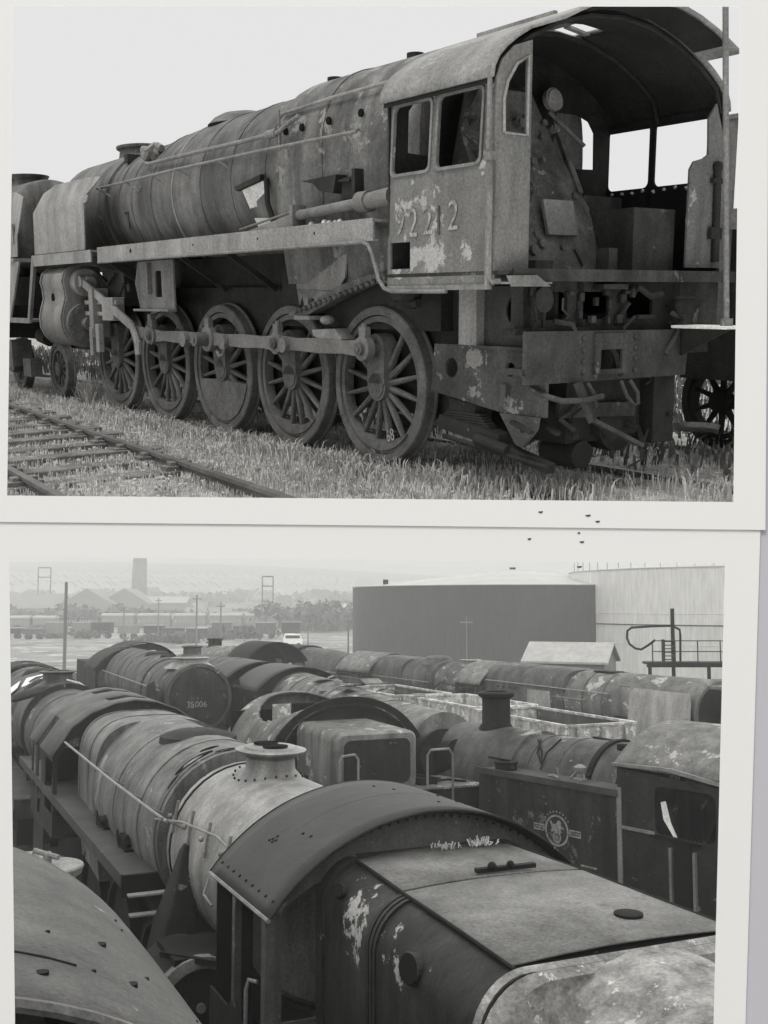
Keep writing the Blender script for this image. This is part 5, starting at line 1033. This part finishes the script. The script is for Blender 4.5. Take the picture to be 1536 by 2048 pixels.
MB().plate([(-TW,1.1),(TW,1.1)]+[(a,b) for a,b in reversed(roof_arc(TW,3.16,3.71,14))], [], .02, lambda p,q,t_:(3.58+t_,p,q)).build('cab_front','ycab',F_,smooth=0)
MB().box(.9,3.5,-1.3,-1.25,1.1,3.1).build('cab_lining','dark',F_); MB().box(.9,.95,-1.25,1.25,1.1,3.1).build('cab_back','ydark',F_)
h = MB(); h.plate([(3.66,3.20),(2.7,3.22),(1.7,3.10),(.8,3.06),(.8,3.11),(1.7,3.15),(2.65,3.27),(3.66,3.24)],[],.05,lambda p,q,t_:(p,TW+.0+t_,q)); h.build('gutter','plate',cs2)
h = MB(); h.plate([(2.88,2.78),(2.84,2.55),(2.68,2.34),(2.62,2.34),(2.72,2.52),(2.80,2.80)],[],.01,lambda p,q,t_:(p,TW-.05+t_,q)); h.build('torn_strip','white',F_)
h = MB(); h.box(2.2,3.0,TW-.02,TW+.06,2.30,2.335); h.box(2.35,2.62,TW+.0,TW+.04,1.1,2.3); h.build('door','dark',F_)
h = MB(); h.box(2.95,3.55,TW,TW+.03,2.33,2.37); h.box(2.66,2.70,TW,TW+.05,1.2,2.2); h.box(2.28,2.32,TW,TW+.05,1.2,2.2); h.box(3.52,3.6,TW,TW+.02,1.1,2.9); h.build('beading','plate',cs2)
cxx, czz = 4.76, 2.10; y_ = TW+.004
h = MB(); h.plate(circ(cxx,czz,.235,28),[circ(cxx,czz,.205,28)],.003,lambda p,q,t_:(p,y_+t_,q))
h.plate(circ(cxx,czz-.10,.085,20),[circ(cxx,czz-.10,.06,20)],.003,lambda p,q,t_:(p,y_+t_,q))
for k_ in range(4): a = PI*k_/4; h.bar((cxx-.06*math.cos(a),y_+.001,czz-.10-.06*math.sin(a)),(cxx+.06*math.cos(a),y_+.001,czz-.10+.06*math.sin(a)),.010,.003,(0,1,0))
lion = [(-.13,-.02),(-.09,-.03),(-.05,-.01),(-.01,-.04),(.03,-.02),(.06,-.04),(.09,-.02),(.07,.02),(.10,.04),(.14,.03),(.12,.07),(.08,.08),(.09,.12),(.06,.16),(.02,.15),(.00,.11),(-.04,.09),(-.08,.09),(-.12,.14),(-.14,.12),(-.11,.07),(-.10,.02)]
h.plate([(cxx-a,czz+b) for a,b in lion],[],.003,lambda p,q,t_:(p,y_+t_,q))
for s_ in (-1,1):
    h.plate([(cxx+s_*.25,czz-.045),(cxx+s_*.47,czz-.045),(cxx+s_*.47,czz+.055),(cxx+s_*.25,czz+.055)],[[(cxx+s_*.27,czz-.025),(cxx+s_*.45,czz-.025),(cxx+s_*.45,czz+.035),(cxx+s_*.27,czz+.035)]],.003,lambda p,q,t_:(p,y_+t_,q))
    for k_ in range(4): h.box(cxx+s_*(.30+.04*k_)-.01,cxx+s_*(.30+.04*k_)+.01,y_,y_+.003,czz-.012,czz+.022)
for k_ in range(9):
    a = PI*(.2+.6*k_/8); h.plate(circ(cxx+.28*math.cos(a),czz+.28*math.sin(a),.014,6),[],.003,lambda p,q,t_:(p,y_+t_,q))
h.build('crest_transfer','paintw',tk,smooth=0)
h = MB(); h.box(4.0,4.3,y_-.004,y_+.003,1.66,1.685); h.build('paint_dash','paintw',tk)
p_frame(F_, 1, 8.4, 1.1); p_board(F_, 1, 8.4, 1.2, 1.38, 'ydark', .8); p_wheels(F_, (2.5,4.7,6.6), .78)

# ================= right-hand row, all facing the viewer's right
RA = 31.5
def rowuv(s_): return UV(27.7*1.3, 15.75*1.3, -.45)+Vector((math.sin(R(RA)),-math.cos(R(RA)),0))*s_*1.3
def rowloco(label, s_, off=0): 
    m_ = Matrix.Translation(rowuv(s_)+Vector((math.cos(R(RA)),math.sin(R(RA)),0))*off) @ Matrix.Rotation(R(RA)-PI/2, 4, 'Z') @ Matrix.Diagonal((1.3, 1, 1, 1)); return empty('steam_locomotive', m_, label, 'locomotive', None)
R1 = rowloco('leftmost locomotive of the long right-hand row, smooth boiler without bands', -12.2)
p_cab(R1, 0, 1.5, 1.38, 1.8, 3.15, 3.95, rm='ycab', over=.1, holes={(2,5),(2,6),(3,5)}); p_boiler(R1, [(1.5,2.85,1.05),(3.5,2.82,1.02),(5.0,2.75,.95),(5.05,2.75,.8)], 'yboil', (4.7,)); p_rail(R1, [(1.6,-1.12,3.0),(4.9,-1.0,2.9)], 'pipe', .02); p_frame(R1,0,5.1,1.7); p_board(R1,0,5.2,1.7,1.3,'ydark')
R2 = rowloco('middle locomotive of the right-hand row, with two narrow cab side openings and a low dome', -6.7)
p_cab(R2, 0, 2.0, 1.36, 1.8, 3.1, 3.86, rm='ypale', over=.1, wins=[[(.15,1.9),(.65,1.9),(.65,3.0),(.15,3.0)],[(.8,1.9),(1.3,1.9),(1.3,3.0),(.8,3.0)],[(1.45,2.2),(1.85,2.2),(1.85,3.0),(1.45,3.0)]])
p_firebox(R2, [(2.0,1.08,.98,2.85),(3.4,1.06,.96,2.83),(3.6,1.0,.93,2.82)], 'yboil', (2.7,))
p_boiler(R2, [(3.5,2.8,1.0),(5.2,2.78,.97),(5.25,2.78,.86),(5.4,2.78,.86),(5.45,2.78,.94),(6.7,2.76,.92),(6.75,2.76,.85)], 'yboil', (4.1,4.9,5.8)); p_dome(R2, 4.6, 3.72, .5, .22, 'yboil'); p_chimney(R2, 6.3, 3.62, .30, .24, 'yboilpale')
p_rail(R2, [(2,-1.12,3.0),(5.2,-1.05,2.95)], 'pipe', .02); p_frame(R2,0,6.8,1.7); p_board(R2,0,6.9,1.7,1.3,'ydark'); p_rail(R2, [(5.3,-1.0,2.6),(5.8,-.98,3.0),(6.6,-.98,2.9)], 'ydark', .02)
R3 = rowloco('near end locomotive of the right-hand row, patchy cladding and a pale smoke deflector', .3, -.05)
p_cab(R3, 0, 1.1, 1.36, 1.8, 3.1, 3.84, rm='ypale', over=.08, wins=[[(.2,1.9),(.9,1.9),(.9,2.95),(.2,2.95)]])
p_firebox(R3, [(1.1,1.08,1.0,2.85),(4.0,1.08,1.0,2.84),(4.3,1.02,.98,2.82)], 'yboil', (2.6,))
p_boiler(R3, [(4.2,2.82,1.0),(4.4,2.82,.9),(4.5,2.82,1.0),(6.4,2.8,1.0),(8.6,2.8,1.0),(8.65,2.8,.95)], 'ypale', (5.0,5.7)); p_rail(R3, [(1.2,-1.12,3.28),(6.0,-1.06,3.2)], 'pipe', .025); p_rail(R3, [(4.0,-1.06,2.95),(5.2,-1.06,2.93)], 'pipe', .018)
MB().plate([(6.7,1.75),(6.7,3.3),(6.8,3.45),(8.5,3.42),(8.6,3.2),(8.6,1.75)],[],.015,lambda p,q,t_:(p,-1.25+t_+max(0,q-2.9)*.5,q)).build('smoke_deflector','rowpale',R3,smooth=30)
MB().plate([(6.1,1.75),(6.1,3.45),(6.5,3.45),(6.55,1.75)],[],.015,lambda p,q,t_:(p,-1.15+t_+max(0,q-2.9)*.7,q)).build('cladding_panel','ydark',R3,smooth=30)
MB().plate([(3.0,1.75),(3.0,3.1),(3.9,3.1),(4.0,1.75)],[],.015,lambda p,q,t_:(p,-1.12+t_,q)).build('cladding_panel','rowpale',R3,smooth=30)
MB().lathe((8.62,0,2.78),(1,0,0),[(0,.88),(.04,.88),(.10,.7),(.16,.4),(.2,.01)],40).build('smokebox_door','ydark',R3)
for x in (1.7,1.95,2.2,2.45): MB().box(x,x+.07,-1.10,-1.085,3.05,3.12).build('wash_out_hole','dark',R3)
MB().box(4.9,5.6,-.35,.15,3.78,3.83).build('roof_hatch','ydark',R3)
p_frame(R3,0,9.0,1.7); p_board(R3,0,9.0,1.7,1.34,'board')
R4 = rowloco('dark smokebox end at the right edge, beyond the pale smoke deflector', 9.6, .3)
p_boiler(R4, [(0,2.78,.95),(.05,2.78,1.0),(9,2.8,1.0)], 'ydark', (1,2,3)); p_frame(R4,-.2,9,1.7); MB().box(-.4,6,-1.2,1.2,3.60,3.68).build('top_plate','ypale',R4)

# ================= open wagons
M['wagonpale'] = rust('bleached wagon lining', .34, .35, .6, .55, 2.5, .6, .3, .8, seed=29)
def wagon(u, v, ang, label, L_=5.2, W_=2.4, zt=2.35, m='wagon', grp='open wagons between the locomotive rows'):
    t_ = empty('open_wagon', place(u, v, ang, 1), label, 'wagon', grp); x0, x1 = -L_/2, L_/2; w_ = W_/2
    for s_ in (-1, 1):
        h = MB(); h.box(x0,x1,s_*w_-.02,s_*w_+.02,1.1,zt); h.box(x0-.02,x1+.02,s_*w_-.05,s_*w_+.05,zt,zt+.06)
        for k_ in range(7): xx = x0+.25+(L_-.5)*k_/6; h.box(xx-.04,xx+.04,s_*(w_+.06)-.045,s_*(w_+.06)+.045,1.1,zt-.02)
        h.build('side', m, t_)
        h = MB(); e = x0 if s_ < 0 else x1; h.box(e-.02,e+.02,-w_+.03,w_-.03,1.1,zt); h.box(e-.05,e+.05,-w_+.06,w_-.06,zt+.003,zt+.058)
        for yy in (-.7,0,.7): h.box(e+s_*.06-.04,e+s_*.06+.04,yy-.05,yy+.05,1.1,zt-.02)
        h.build('end', m, t_)
    MB().box(x0+.03,x1-.03,-w_+.03,w_-.03,1.05,1.15).build('floor','wagin',t_)
    for s_ in (-1,1): MB().box(x0+.03,x1-.03,s_*(w_-.03)-.005,s_*(w_-.03)+.005,1.15,zt-.01).build('lining','wagin' if m != 'wagonpale' else 'wagonpale',t_); MB().box(x0-.1,x1+.1,-.9,.9,.75,1.05).build('frame','ydark',t_); 
    p_wheels(t_, (x0+1.1,x1-1.1), .46); return t_
wagon(38.4,15.7,24.6,'farthest of the open wagons in the line, dark inside, below the cab with two openings', 4.4, 2.0, 2.6, 'wagin')
wagon(33.3,15.65,24.6,'second farthest open wagon in the line, its pale ribbed side spotted with rust', 4.2, 2.0, 2.6)
wagon(28.7,16.0,24.6,'open wagon with the palest peeling inside, second from the tall chimney', 4.2, 2.0, 2.6, 'wagonpale')
wagon(23.9,15.7,24.6,'nearest open wagon of the line, white end panels and dark inside, behind the tall chimney', 4.4, 2.0, 2.6)
wagon(20.6,14.6,26,'low dark flat wagon beside the nearest open wagon', 4.4,1.8,2.3,'ydark')
# ---- yard tracks
for u0, v0, ang, L0, lab in ((0,0,24.6,70,'rails at the bottom left under the sandy cab roof'),(0,3.85,24.6,80,'rails under the nearest locomotive and its double-chimney neighbour'),(10,7.2,24.6,70,'rails under the tender and the numbered smokebox'),(12,10.3,24.6,60,'rails under the back to back cabs'),(20,15.8,24.6,30,'rails under the open wagons')):
    t_ = empty('railway_track', place(u0, v0, ang, 1), lab, 'railway track')
    for s_ in (-.75,.75): MB().box(0,L0,s_-.035,s_+.035,-.1,.03).build('rail','ydark',t_)

# ================= background: tanks, hut, loading arm
def tank(px_, D, Rr, zr, zpk, m, rm, label):
    c = at(px_, D); t_ = empty('storage_tank', Matrix.Translation(c), label, 'tank')
    MB().lathe((0,0,0),(0,0,1),[(-.5,Rr),(zr,Rr)],96,(True,False)).build('shell',m,t_)
    MB().lathe((0,0,0),(0,0,1),[(zr,Rr+.06),(zr+.07,Rr+.06),(zr+.08,Rr-.05),(zpk,.3),(zpk+.01,.01)],96).build('roof',rm,t_)
    return t_
M['tankdark'] = rust('dark tank shell', .05, .12, None, .6, .3, .25, .1, .7, seed=60, fine=.5); M['tankroof'] = rust('pale tank roof', .30, .12, None, .6, .4, .1, .1, .7, seed=61, fine=.4)
M['tankpale'] = rust('streaked white tank shell', .46, .08, None, .6, .3, .22, .1, .6, seed=62, fine=.3)
t_ = tank(1025, 105, 15.6, 7.15, 8.95, 'tankdark', 'tankroof', 'wide dark cylindrical storage tank with a pale cone roof')
h = MB(); h.cyl((0,0,8.9),(0,0,9.15),.3,n=10); h.build('vent','ydark',t_)
h = MB(); h.cyl((-12.4,-7,7.0),(-12.4,-7,7.8),.25,n=10); h.build('vent','ydark',t_)
t_ = tank(1556, 96, 18.4, 8.35, 9.9, 'tankpale', 'tankroof', 'streaked white storage tank at the right with rail posts on its rim')
h = MB()
for k_ in range(40): a = PI+PI*k_/39; x, y = 18.2*math.cos(a), 18.2*math.sin(a); h.cyl((x,y,8.35),(x,y,9.3),.025,n=5)
build_split(h,'rim_post','plate',t_)
MB().lathe((0,0,0),(0,0,1),[(3.9,18.41),(3.92,18.46),(3.98,18.46),(4.0,18.41)],96,(False,False)).build('shell_seam','tankdark',t_)
for z_ in (2.4,4.8): MB().lathe((0,0,0),(0,0,1),[(z_,18.41),(z_+.02,18.43),(z_+.05,18.43),(z_+.07,18.41)],96,(False,False)).build('shell_seam','tankpale',t_)
h = MB(); a_ = R(262); c_, s2 = math.cos(a_), math.sin(a_)
for s_ in (-.3,.3): h.bar((18.55*c_+s_*-s2,18.55*s2+s_*c_,0),(18.55*c_+s_*-s2,18.55*s2+s_*c_,9.2),.06,.06)
for k_ in range(26): h.bar((18.55*c_-.3*-s2,18.55*s2-.3*c_,.4+.33*k_),(18.55*c_+.3*-s2,18.55*s2+.3*c_,.4+.33*k_),.035,.035)
h.build('ladder','plate',t_)
# bund / low wall right of dark tank base, parapet strip
def house(loc_, L_, W_, zt, zr, wm, rm, label, rot=0.0, cat='building', grp=None, name='building', win=0, door=True):
    t_ = empty(name, Matrix.Translation(loc_) @ Matrix.Rotation(rot, 4, 'Z'), label, cat, grp); a, b = L_/2, W_/2
    mb = MB(); mb.add([(-a,-b,-1),(a,-b,-1),(a,b,-1),(-a,b,-1),(-a,-b,zt),(a,-b,zt),(a,b,zt),(-a,b,zt),(-a,0,zr),(a,0,zr)],[(0,1,5,4),(2,3,7,6),(1,2,6,9,5),(3,0,4,8,7)]); wl = mb.build('wall',wm,t_,smooth=0)
    mb = MB(); e = .25; k_ = (zr-zt)/b
    for s_ in (-1,1): mb.add([(-a-e,s_*(b+e),zt-k_*e+.02),(a+e,s_*(b+e),zt-k_*e+.02),(a+e,0,zr+.02),(-a-e,0,zr+.02),(-a-e,s_*(b+e),zt-k_*e+.14),(a+e,s_*(b+e),zt-k_*e+.14),(a+e,0,zr+.14),(-a-e,0,zr+.14)],[(0,1,2,3),(7,6,5,4),(0,1,5,4),(1,2,6,5),(2,3,7,6),(3,0,4,7)])
    mb.build('roof',rm,t_,smooth=0)
    for k in range(win):
        x = -a+L_*(k+.5)/win; MB().box(x-.5,x+.5,-b-.03,-b-.003,zt*.35,zt*.7).build('window','ydark',t_)
    return t_
M['hutroof'] = rust('asbestos sheet roof', .27, .12, None, .6, .6, .2, .1, .8, seed=63, fine=.4); M['brick'] = rust('smoky brick', .13, .2, None, .6, .3, .2, .2, .9, seed=64); M['slate'] = rust('slate roofing', .17, .2, None, .6, .3, .1, .2, .8, seed=65); M['render'] = rust('white render', .72, .06, None, .6, .4, .1, .1, .8, seed=66, fine=.3)
house(at(1140,62), 4.4, 3.6, 2.35, 3.25, 'brick', 'hutroof', 'low hut with a pale pitched roof in front of the dark tank', R(-22), 'hut', name='hut')
g_ = empty('loading_gantry', Matrix.Translation(at(1342,46)), 'fuel loading gantry with a looping hose arm and railed platform before the white tank', 'gantry')
h = MB(); h.cyl((0,0,0),(0,0,5.35),.085,n=12); h.build('post','ydark',g_)
h = MB(); h.tube([(0,0,4.62),(-.9,0,4.60),(-1.75,0,4.54),(-1.93,0,4.40),(-1.95,0,4.1),(-1.85,0,3.85),(-1.6,0,3.66),(-1.35,0,3.62),(-1.05,0,3.8),(-.75,0,4.02)],.05,8); h.tube([(0,0,4.62),(.3,0,4.45),(.32,0,4.2),(.30,0,3.1)],.05,8); h.build('loading_arm','ydark',g_)
h = MB(); h.box(-1.2,6,-.5,.5,3.0,3.1); h.cyl((-1.2,-.3,2.95),(6,-.3,2.95),.07,n=8); h.build('platform','ydark',g_)
h = MB()
for k_ in range(8): h.cyl((-1.0+k_*.95,-.5,3.1),(-1.0+k_*.95,-.5,4.0),.025,n=6)
for z in (3.55,4.0): h.cyl((-1.0,-.5,z),(6,-.5,z),.022,n=6)
h.build('railing','ydark',g_)
h = MB(); h.box(-.52,-.48,-.55,-.1,3.1,4.05); h.box(-.1,-.06,-.55,-.1,3.1,4.05)
for k_ in range(6): h.box(-.5,-.08,-.56,-.52,3.2+k_*.15,3.24+k_*.15)
h.build('ladder','ydark',g_)
h = MB()
for x in (-1.0,1.5,4.5): h.cyl((x,0,0),(x,0,3.0),.08,n=8)
h.build('legs','ydark',g_)
def pole(px_, D, ht, label, r=.11, lean=0.0, arms=True):
    t_ = empty('telegraph_pole', Matrix.Translation(at(px_, D)), label, 'pole', 'poles standing about the yard')
    MB().cyl((0,0,-.5),(lean,0,ht),r,r*.75,n=10).build('post','brick',t_)
    if arms: MB().box(-.5,.5,-.06,.06,ht-.5,ht-.38).build('cross_arm','brick',t_)
pole(134, 75, 7.1, 'tall dark pole nearest the left edge, between far locomotives and brick sheds', .13, arms=False)
pole(395, 118, 6.6, 'slim pole in the middle distance, left of the nearer lattice headframe'); pole(443, 128, 5.8, 'slim pole just right of another, above the small distant locomotive'); pole(319, 165, 6.6, 'faint pole below the factory chimney'); pole(250, 150, 5.2, 'faint short pole in front of the brick sheds'); pole(697, 118, 4.2, 'short pale pole beside the left edge of the dark tank'); pole(617, 135, 3.2, 'stubby pale post near the white van'); pole(932, 84, 4.6, 'thin lamp post against the dark tank', .05)
# van
v_ = empty('parked_van', Matrix.Translation(at(587,140)) @ Matrix.Rotation(R(4),4,'Z'), 'small white van parked in the open yard', 'van')
h = MB(); h.plate([(-1.15,.35),(1.15,.35),(1.2,1.0),(1.0,1.25),(.85,1.75),(-1.0,1.8),(-1.2,1.2)],[],1.4,lambda p,q,t_:(p*1.05,-.7+t_,q)); h.build('body','render',v_,bevel=.05); MB().box(-.95,.9,-.72,-.705,1.22,1.6).build('window','ydark',v_)
for x in (-.75,.75): MB().cyl((x,-.72,.32),(x,.72,.32),.32,n=14).build('wheel','ydark',v_)
# factory sheds, stack, headframes
house(at(60,345), 24, 15, 4.6, 9.0, 'brick', 'slate', 'long slate-roofed shed at the far left', 0, 'shed', win=4)
house(at(190,350,0), 17, 16, 6.0, 10.6, 'brick', 'slate', 'gabled brick works building left of the factory chimney', R(90), 'works building', win=0)
house(at(262,356,0), 17, 15.5, 6.0, 10.8, 'brick', 'slate', 'gabled brick works building at the foot of the factory chimney', R(90), 'works building')
house(at(320,362,0), 20, 10, 6.2, 8.2, 'brick', 'tankroof', 'low works building with a pale roof right of the factory chimney', 0, 'works building', win=3)
t_ = empty('factory_chimney', Matrix.Translation(at(280,372)), 'tall tapering brick factory chimney rising out of the top of the lower print', 'chimney')
MB().cyl((0,0,-1),(0,0,23.2),2.95,2.3,n=24).build('stack','brick',t_)
def headframe(px_, D, z0, z1, w0, w1, label):
    t_ = empty('lattice_headframe', Matrix.Translation(at(px_, D)), label, 'headframe'); h = MB(); r = .32
    for s_ in (-1,1): h.bar((s_*w0,0,z0),(s_*w1,0,z0+(z1-z0)*.35),r*1.1,r*1.1); h.bar((s_*w1,0,z0+(z1-z0)*.35),(s_*w1,0,z1),r,r); h.bar((s_*w0,1.5,z0),(s_*w1,0,z0+(z1-z0)*.5),r*.7,r*.7)
    build_split(h,'leg','ydark',t_); MB().bar((-w1,0,z1),(w1,0,z1),r*1.2,r*1.2).build('cross_beam','ydark',t_); MB().bar((-w1,0,z1-(z1-z0)*.2),(w1,0,z1-(z1-z0)*.2),r,r).build('cross_beam','ydark',t_)
headframe(90, 380, 2, 18.6, 2.8, 2.2, 'arched lattice headframe at the far left above the sheds'); headframe(536, 300, 0, 13.4, 2.4, 1.5, 'lattice headframe standing in the middle distance over a pale box')
t_ = empty('concrete_bunker', Matrix.Translation(at(543,296)), 'pale concrete box below the lattice headframe', 'bunker'); MB().box(-1.6,1.6,-1,1,-.5,5.0).build('wall','tankroof',t_,bevel=.05); MB().box(-1.7,1.7,-1.1,1.1,5.0,5.25).build('roof_slab','slate',t_)
# rakes of distant stock
def rake(px0, px1, D, zt, n, label, m='ydark', rm='slate', dd=0):
    for k_ in range(n):
        a = at(px0+(px1-px0)*(k_+.05)/n, D+dd*k_); b = at(px0+(px1-px0)*(k_+.95)/n, D+dd*k_); t_ = empty('railway_coach', Matrix.Translation((a+b)/2), label, 'coach', 'lines of stored coaches across the far yard'); l2 = (b-a).x/2
        MB().box(-l2,l2,-1.3,1.3,.9,zt-.5).build('body',m,t_); MB().plate([(-1.35,zt-.5),(1.35,zt-.5),(1.2,zt-.15),(0,zt),(-1.2,zt-.15)],[],2*l2,lambda p,q,t__:(-l2+t__,p,q)).build('roof',rm,t_)
        for j in range(7): x = -l2+2*l2*(j+.5)/7; dd and 0; MB().box(x-l2*.09,x+l2*.09,-1.33,-1.303,1.7,2.4).build('window','slate',t_)
rake(205, 560, 235, 3.7, 5, 'distant dark coach with a pale roof in the long far line', m='brick', rm='tankroof'); rake(20, 120, 215, 3.4, 2, 'distant pale tank-like van at the far left', 'brick', 'tankroof'); rake(120, 205, 235, 2.8, 2, 'distant low wagon left of the coach line', 'ydark', 'ydark')
rg = random.Random(44)
for k_ in range(13):
    c = at(30+k_*46+rg.uniform(-6,6), 178+rg.uniform(-4,4)); t_ = empty('goods_wagon', Matrix.Translation(c), 'low dark goods wagon in the line between the tall pole and the coaches', 'wagon', 'low goods wagons strung across the far yard'); hgt = rg.choice((1.7,2.1,2.6))
    h = MB(); h.box(-1.55,1.55,-1.1,1.1,.8,hgt); h.build('body',rg.choice(('ydark','brick','wagin')),t_); MB().box(-1.6,1.6,-1.12,1.12,hgt+.003,hgt+.08).build('rim',rg.choice(('slate','tankroof')),t_)
    for x in (-.9,.9): MB().cyl((x,-.8,.42),(x,.8,.42),.42,n=12).build('wheelset','ydark',t_)
# houses along the hillside
hs0 = None; rg = random.Random(31)
for k_ in range(120):
    row_ = k_ % 3; px_ = 20+(k_//3)*17.2+rg.uniform(-5,5)+row_*5; D = (760,880,1010)[row_]+rg.uniform(-18,18)
    z = hz(at(px_, D).x, D)-.5
    if hs0 is None:
        hs0 = house(Vector((0,0,0)), 5.3, 8, 6.0, 9.0, 'render', 'slate', 'white terraced house on the hazy hillside', R(90), 'house', 'terraced houses along the hillside', 'terraced_house'); hh = hs0
    else: hh = copy_tree(hs0)
    hh.matrix_world = Matrix.Translation(at(px_, D, z)) @ Matrix.Rotation(R(90)+rg.uniform(-.1,.1), 4, 'Z')
# bushes and trees
M['leaf'] = rust('dusty foliage', .06, .4, None, .6, .6, .1, 0, .9, seed=70)
def tree(px_, D, ht, wd, label, seed_, grp='trees and bushes beyond the yard'):
    rg_ = np.random.default_rng(seed_); c = at(px_, D); t_ = empty('tree', Matrix.Translation((c.x, c.y, hz(c.x, c.y))), label, 'tree', grp)
    MB().cyl((0,0,-.3),(0,0,ht*.5),.22*ht/6,.1,n=7).build('trunk','brick',t_); mb = MB(); cl = [(rg_.normal(0,wd*.30), rg_.normal(0,wd*.3), ht*rg_.uniform(.3,.85), rg_.uniform(.16,.34)*wd) for _ in range(13)]
    for _ in range(420):
        x, y, z, r = cl[rg_.integers(0, len(cl))]; d = rg_.normal(size=3); d /= np.linalg.norm(d); p = np.array([x,y,z])+d*r*rg_.uniform(.6,1.05)*np.array([1,1,.75]); a = rg_.normal(size=3); a /= np.linalg.norm(a); b = np.cross(a, d); s_ = .09*wd*rg_.uniform(.5,1.2)
        mb.add([tuple(p-a*s_-b*s_*.5), tuple(p+a*s_-b*s_*.4), tuple(p+a*s_*.5+b*s_), tuple(p-a*s_*.6+b*s_*.7)], [(0,1,2,3)])
    mb.build('crown','leaf',t_,smooth=0); return t_
protos = []
for i, (ht, wd) in enumerate(((3.2,8),(2.4,9),(4.4,8))): protos.append(tree(575+40*i, 255+20*i, ht, wd, 'hazy bush in the scrub beyond the yard', i+1))
rg = random.Random(5)
zones = [(560,700,215,330,40),(340,560,255,420,38),(20,340,255,330,22),(20,700,430,700,60),(20,700,150,210,16)]
for x0_, x1_, d0_, d1_, n__ in zones:
    for _ in range(n__):
        p_ = copy_tree(rg.choice(protos)); D = rg.uniform(d0_, d1_); c = at(rg.uniform(x0_, x1_), D); s_ = rg.uniform(.6,1.3)*(1.6 if D > 430 else (.45 if D < 215 else 1))
        p_.matrix_world = Matrix.Translation((c.x, c.y, hz(c.x, c.y))) @ Matrix.Rotation(rg.uniform(0,6), 4, 'Z') @ Matrix.Diagonal((s_, s_, s_*rg.uniform(.7,1.1), 1))
# scattered low sheds and huts
for i, (a, D, L_, W_, zt, zr, wm, rm) in enumerate([(420,330,14,8,3,4.6,'brick','slate'),(470,300,7,5,2.4,3.6,'render','slate'),(602,290,10,6,2.6,4,'brick','hutroof'),(655,310,16,7,3,4.6,'brick','slate'),(365,262,6,4,2.2,3.2,'brick','hutroof'),(150,262,8,5,2.2,3.4,'render','slate'),(505,420,20,9,4,6,'brick','slate'),(640,450,22,10,4,6.4,'render','slate'),(380,440,18,9,4,6,'render','slate')]):
    house(at(a, D, hz(at(a,D).x, D)), L_, W_, zt, zr, wm, rm, ['low brick shed left of the near lattice headframe','small white hut between the poles and the headframe','low shed with a pale roof right of the lattice headframe','long low brick shed close to the dark tank','tiny pale-roofed hut below the works','small white building below the left sheds','dark long shed beyond the lattice headframe','white long building far off beside the dark tank','white far building above the slim poles','small white hut near the parked van'][i], rg.uniform(-.3,.3), 'shed', name='shed')
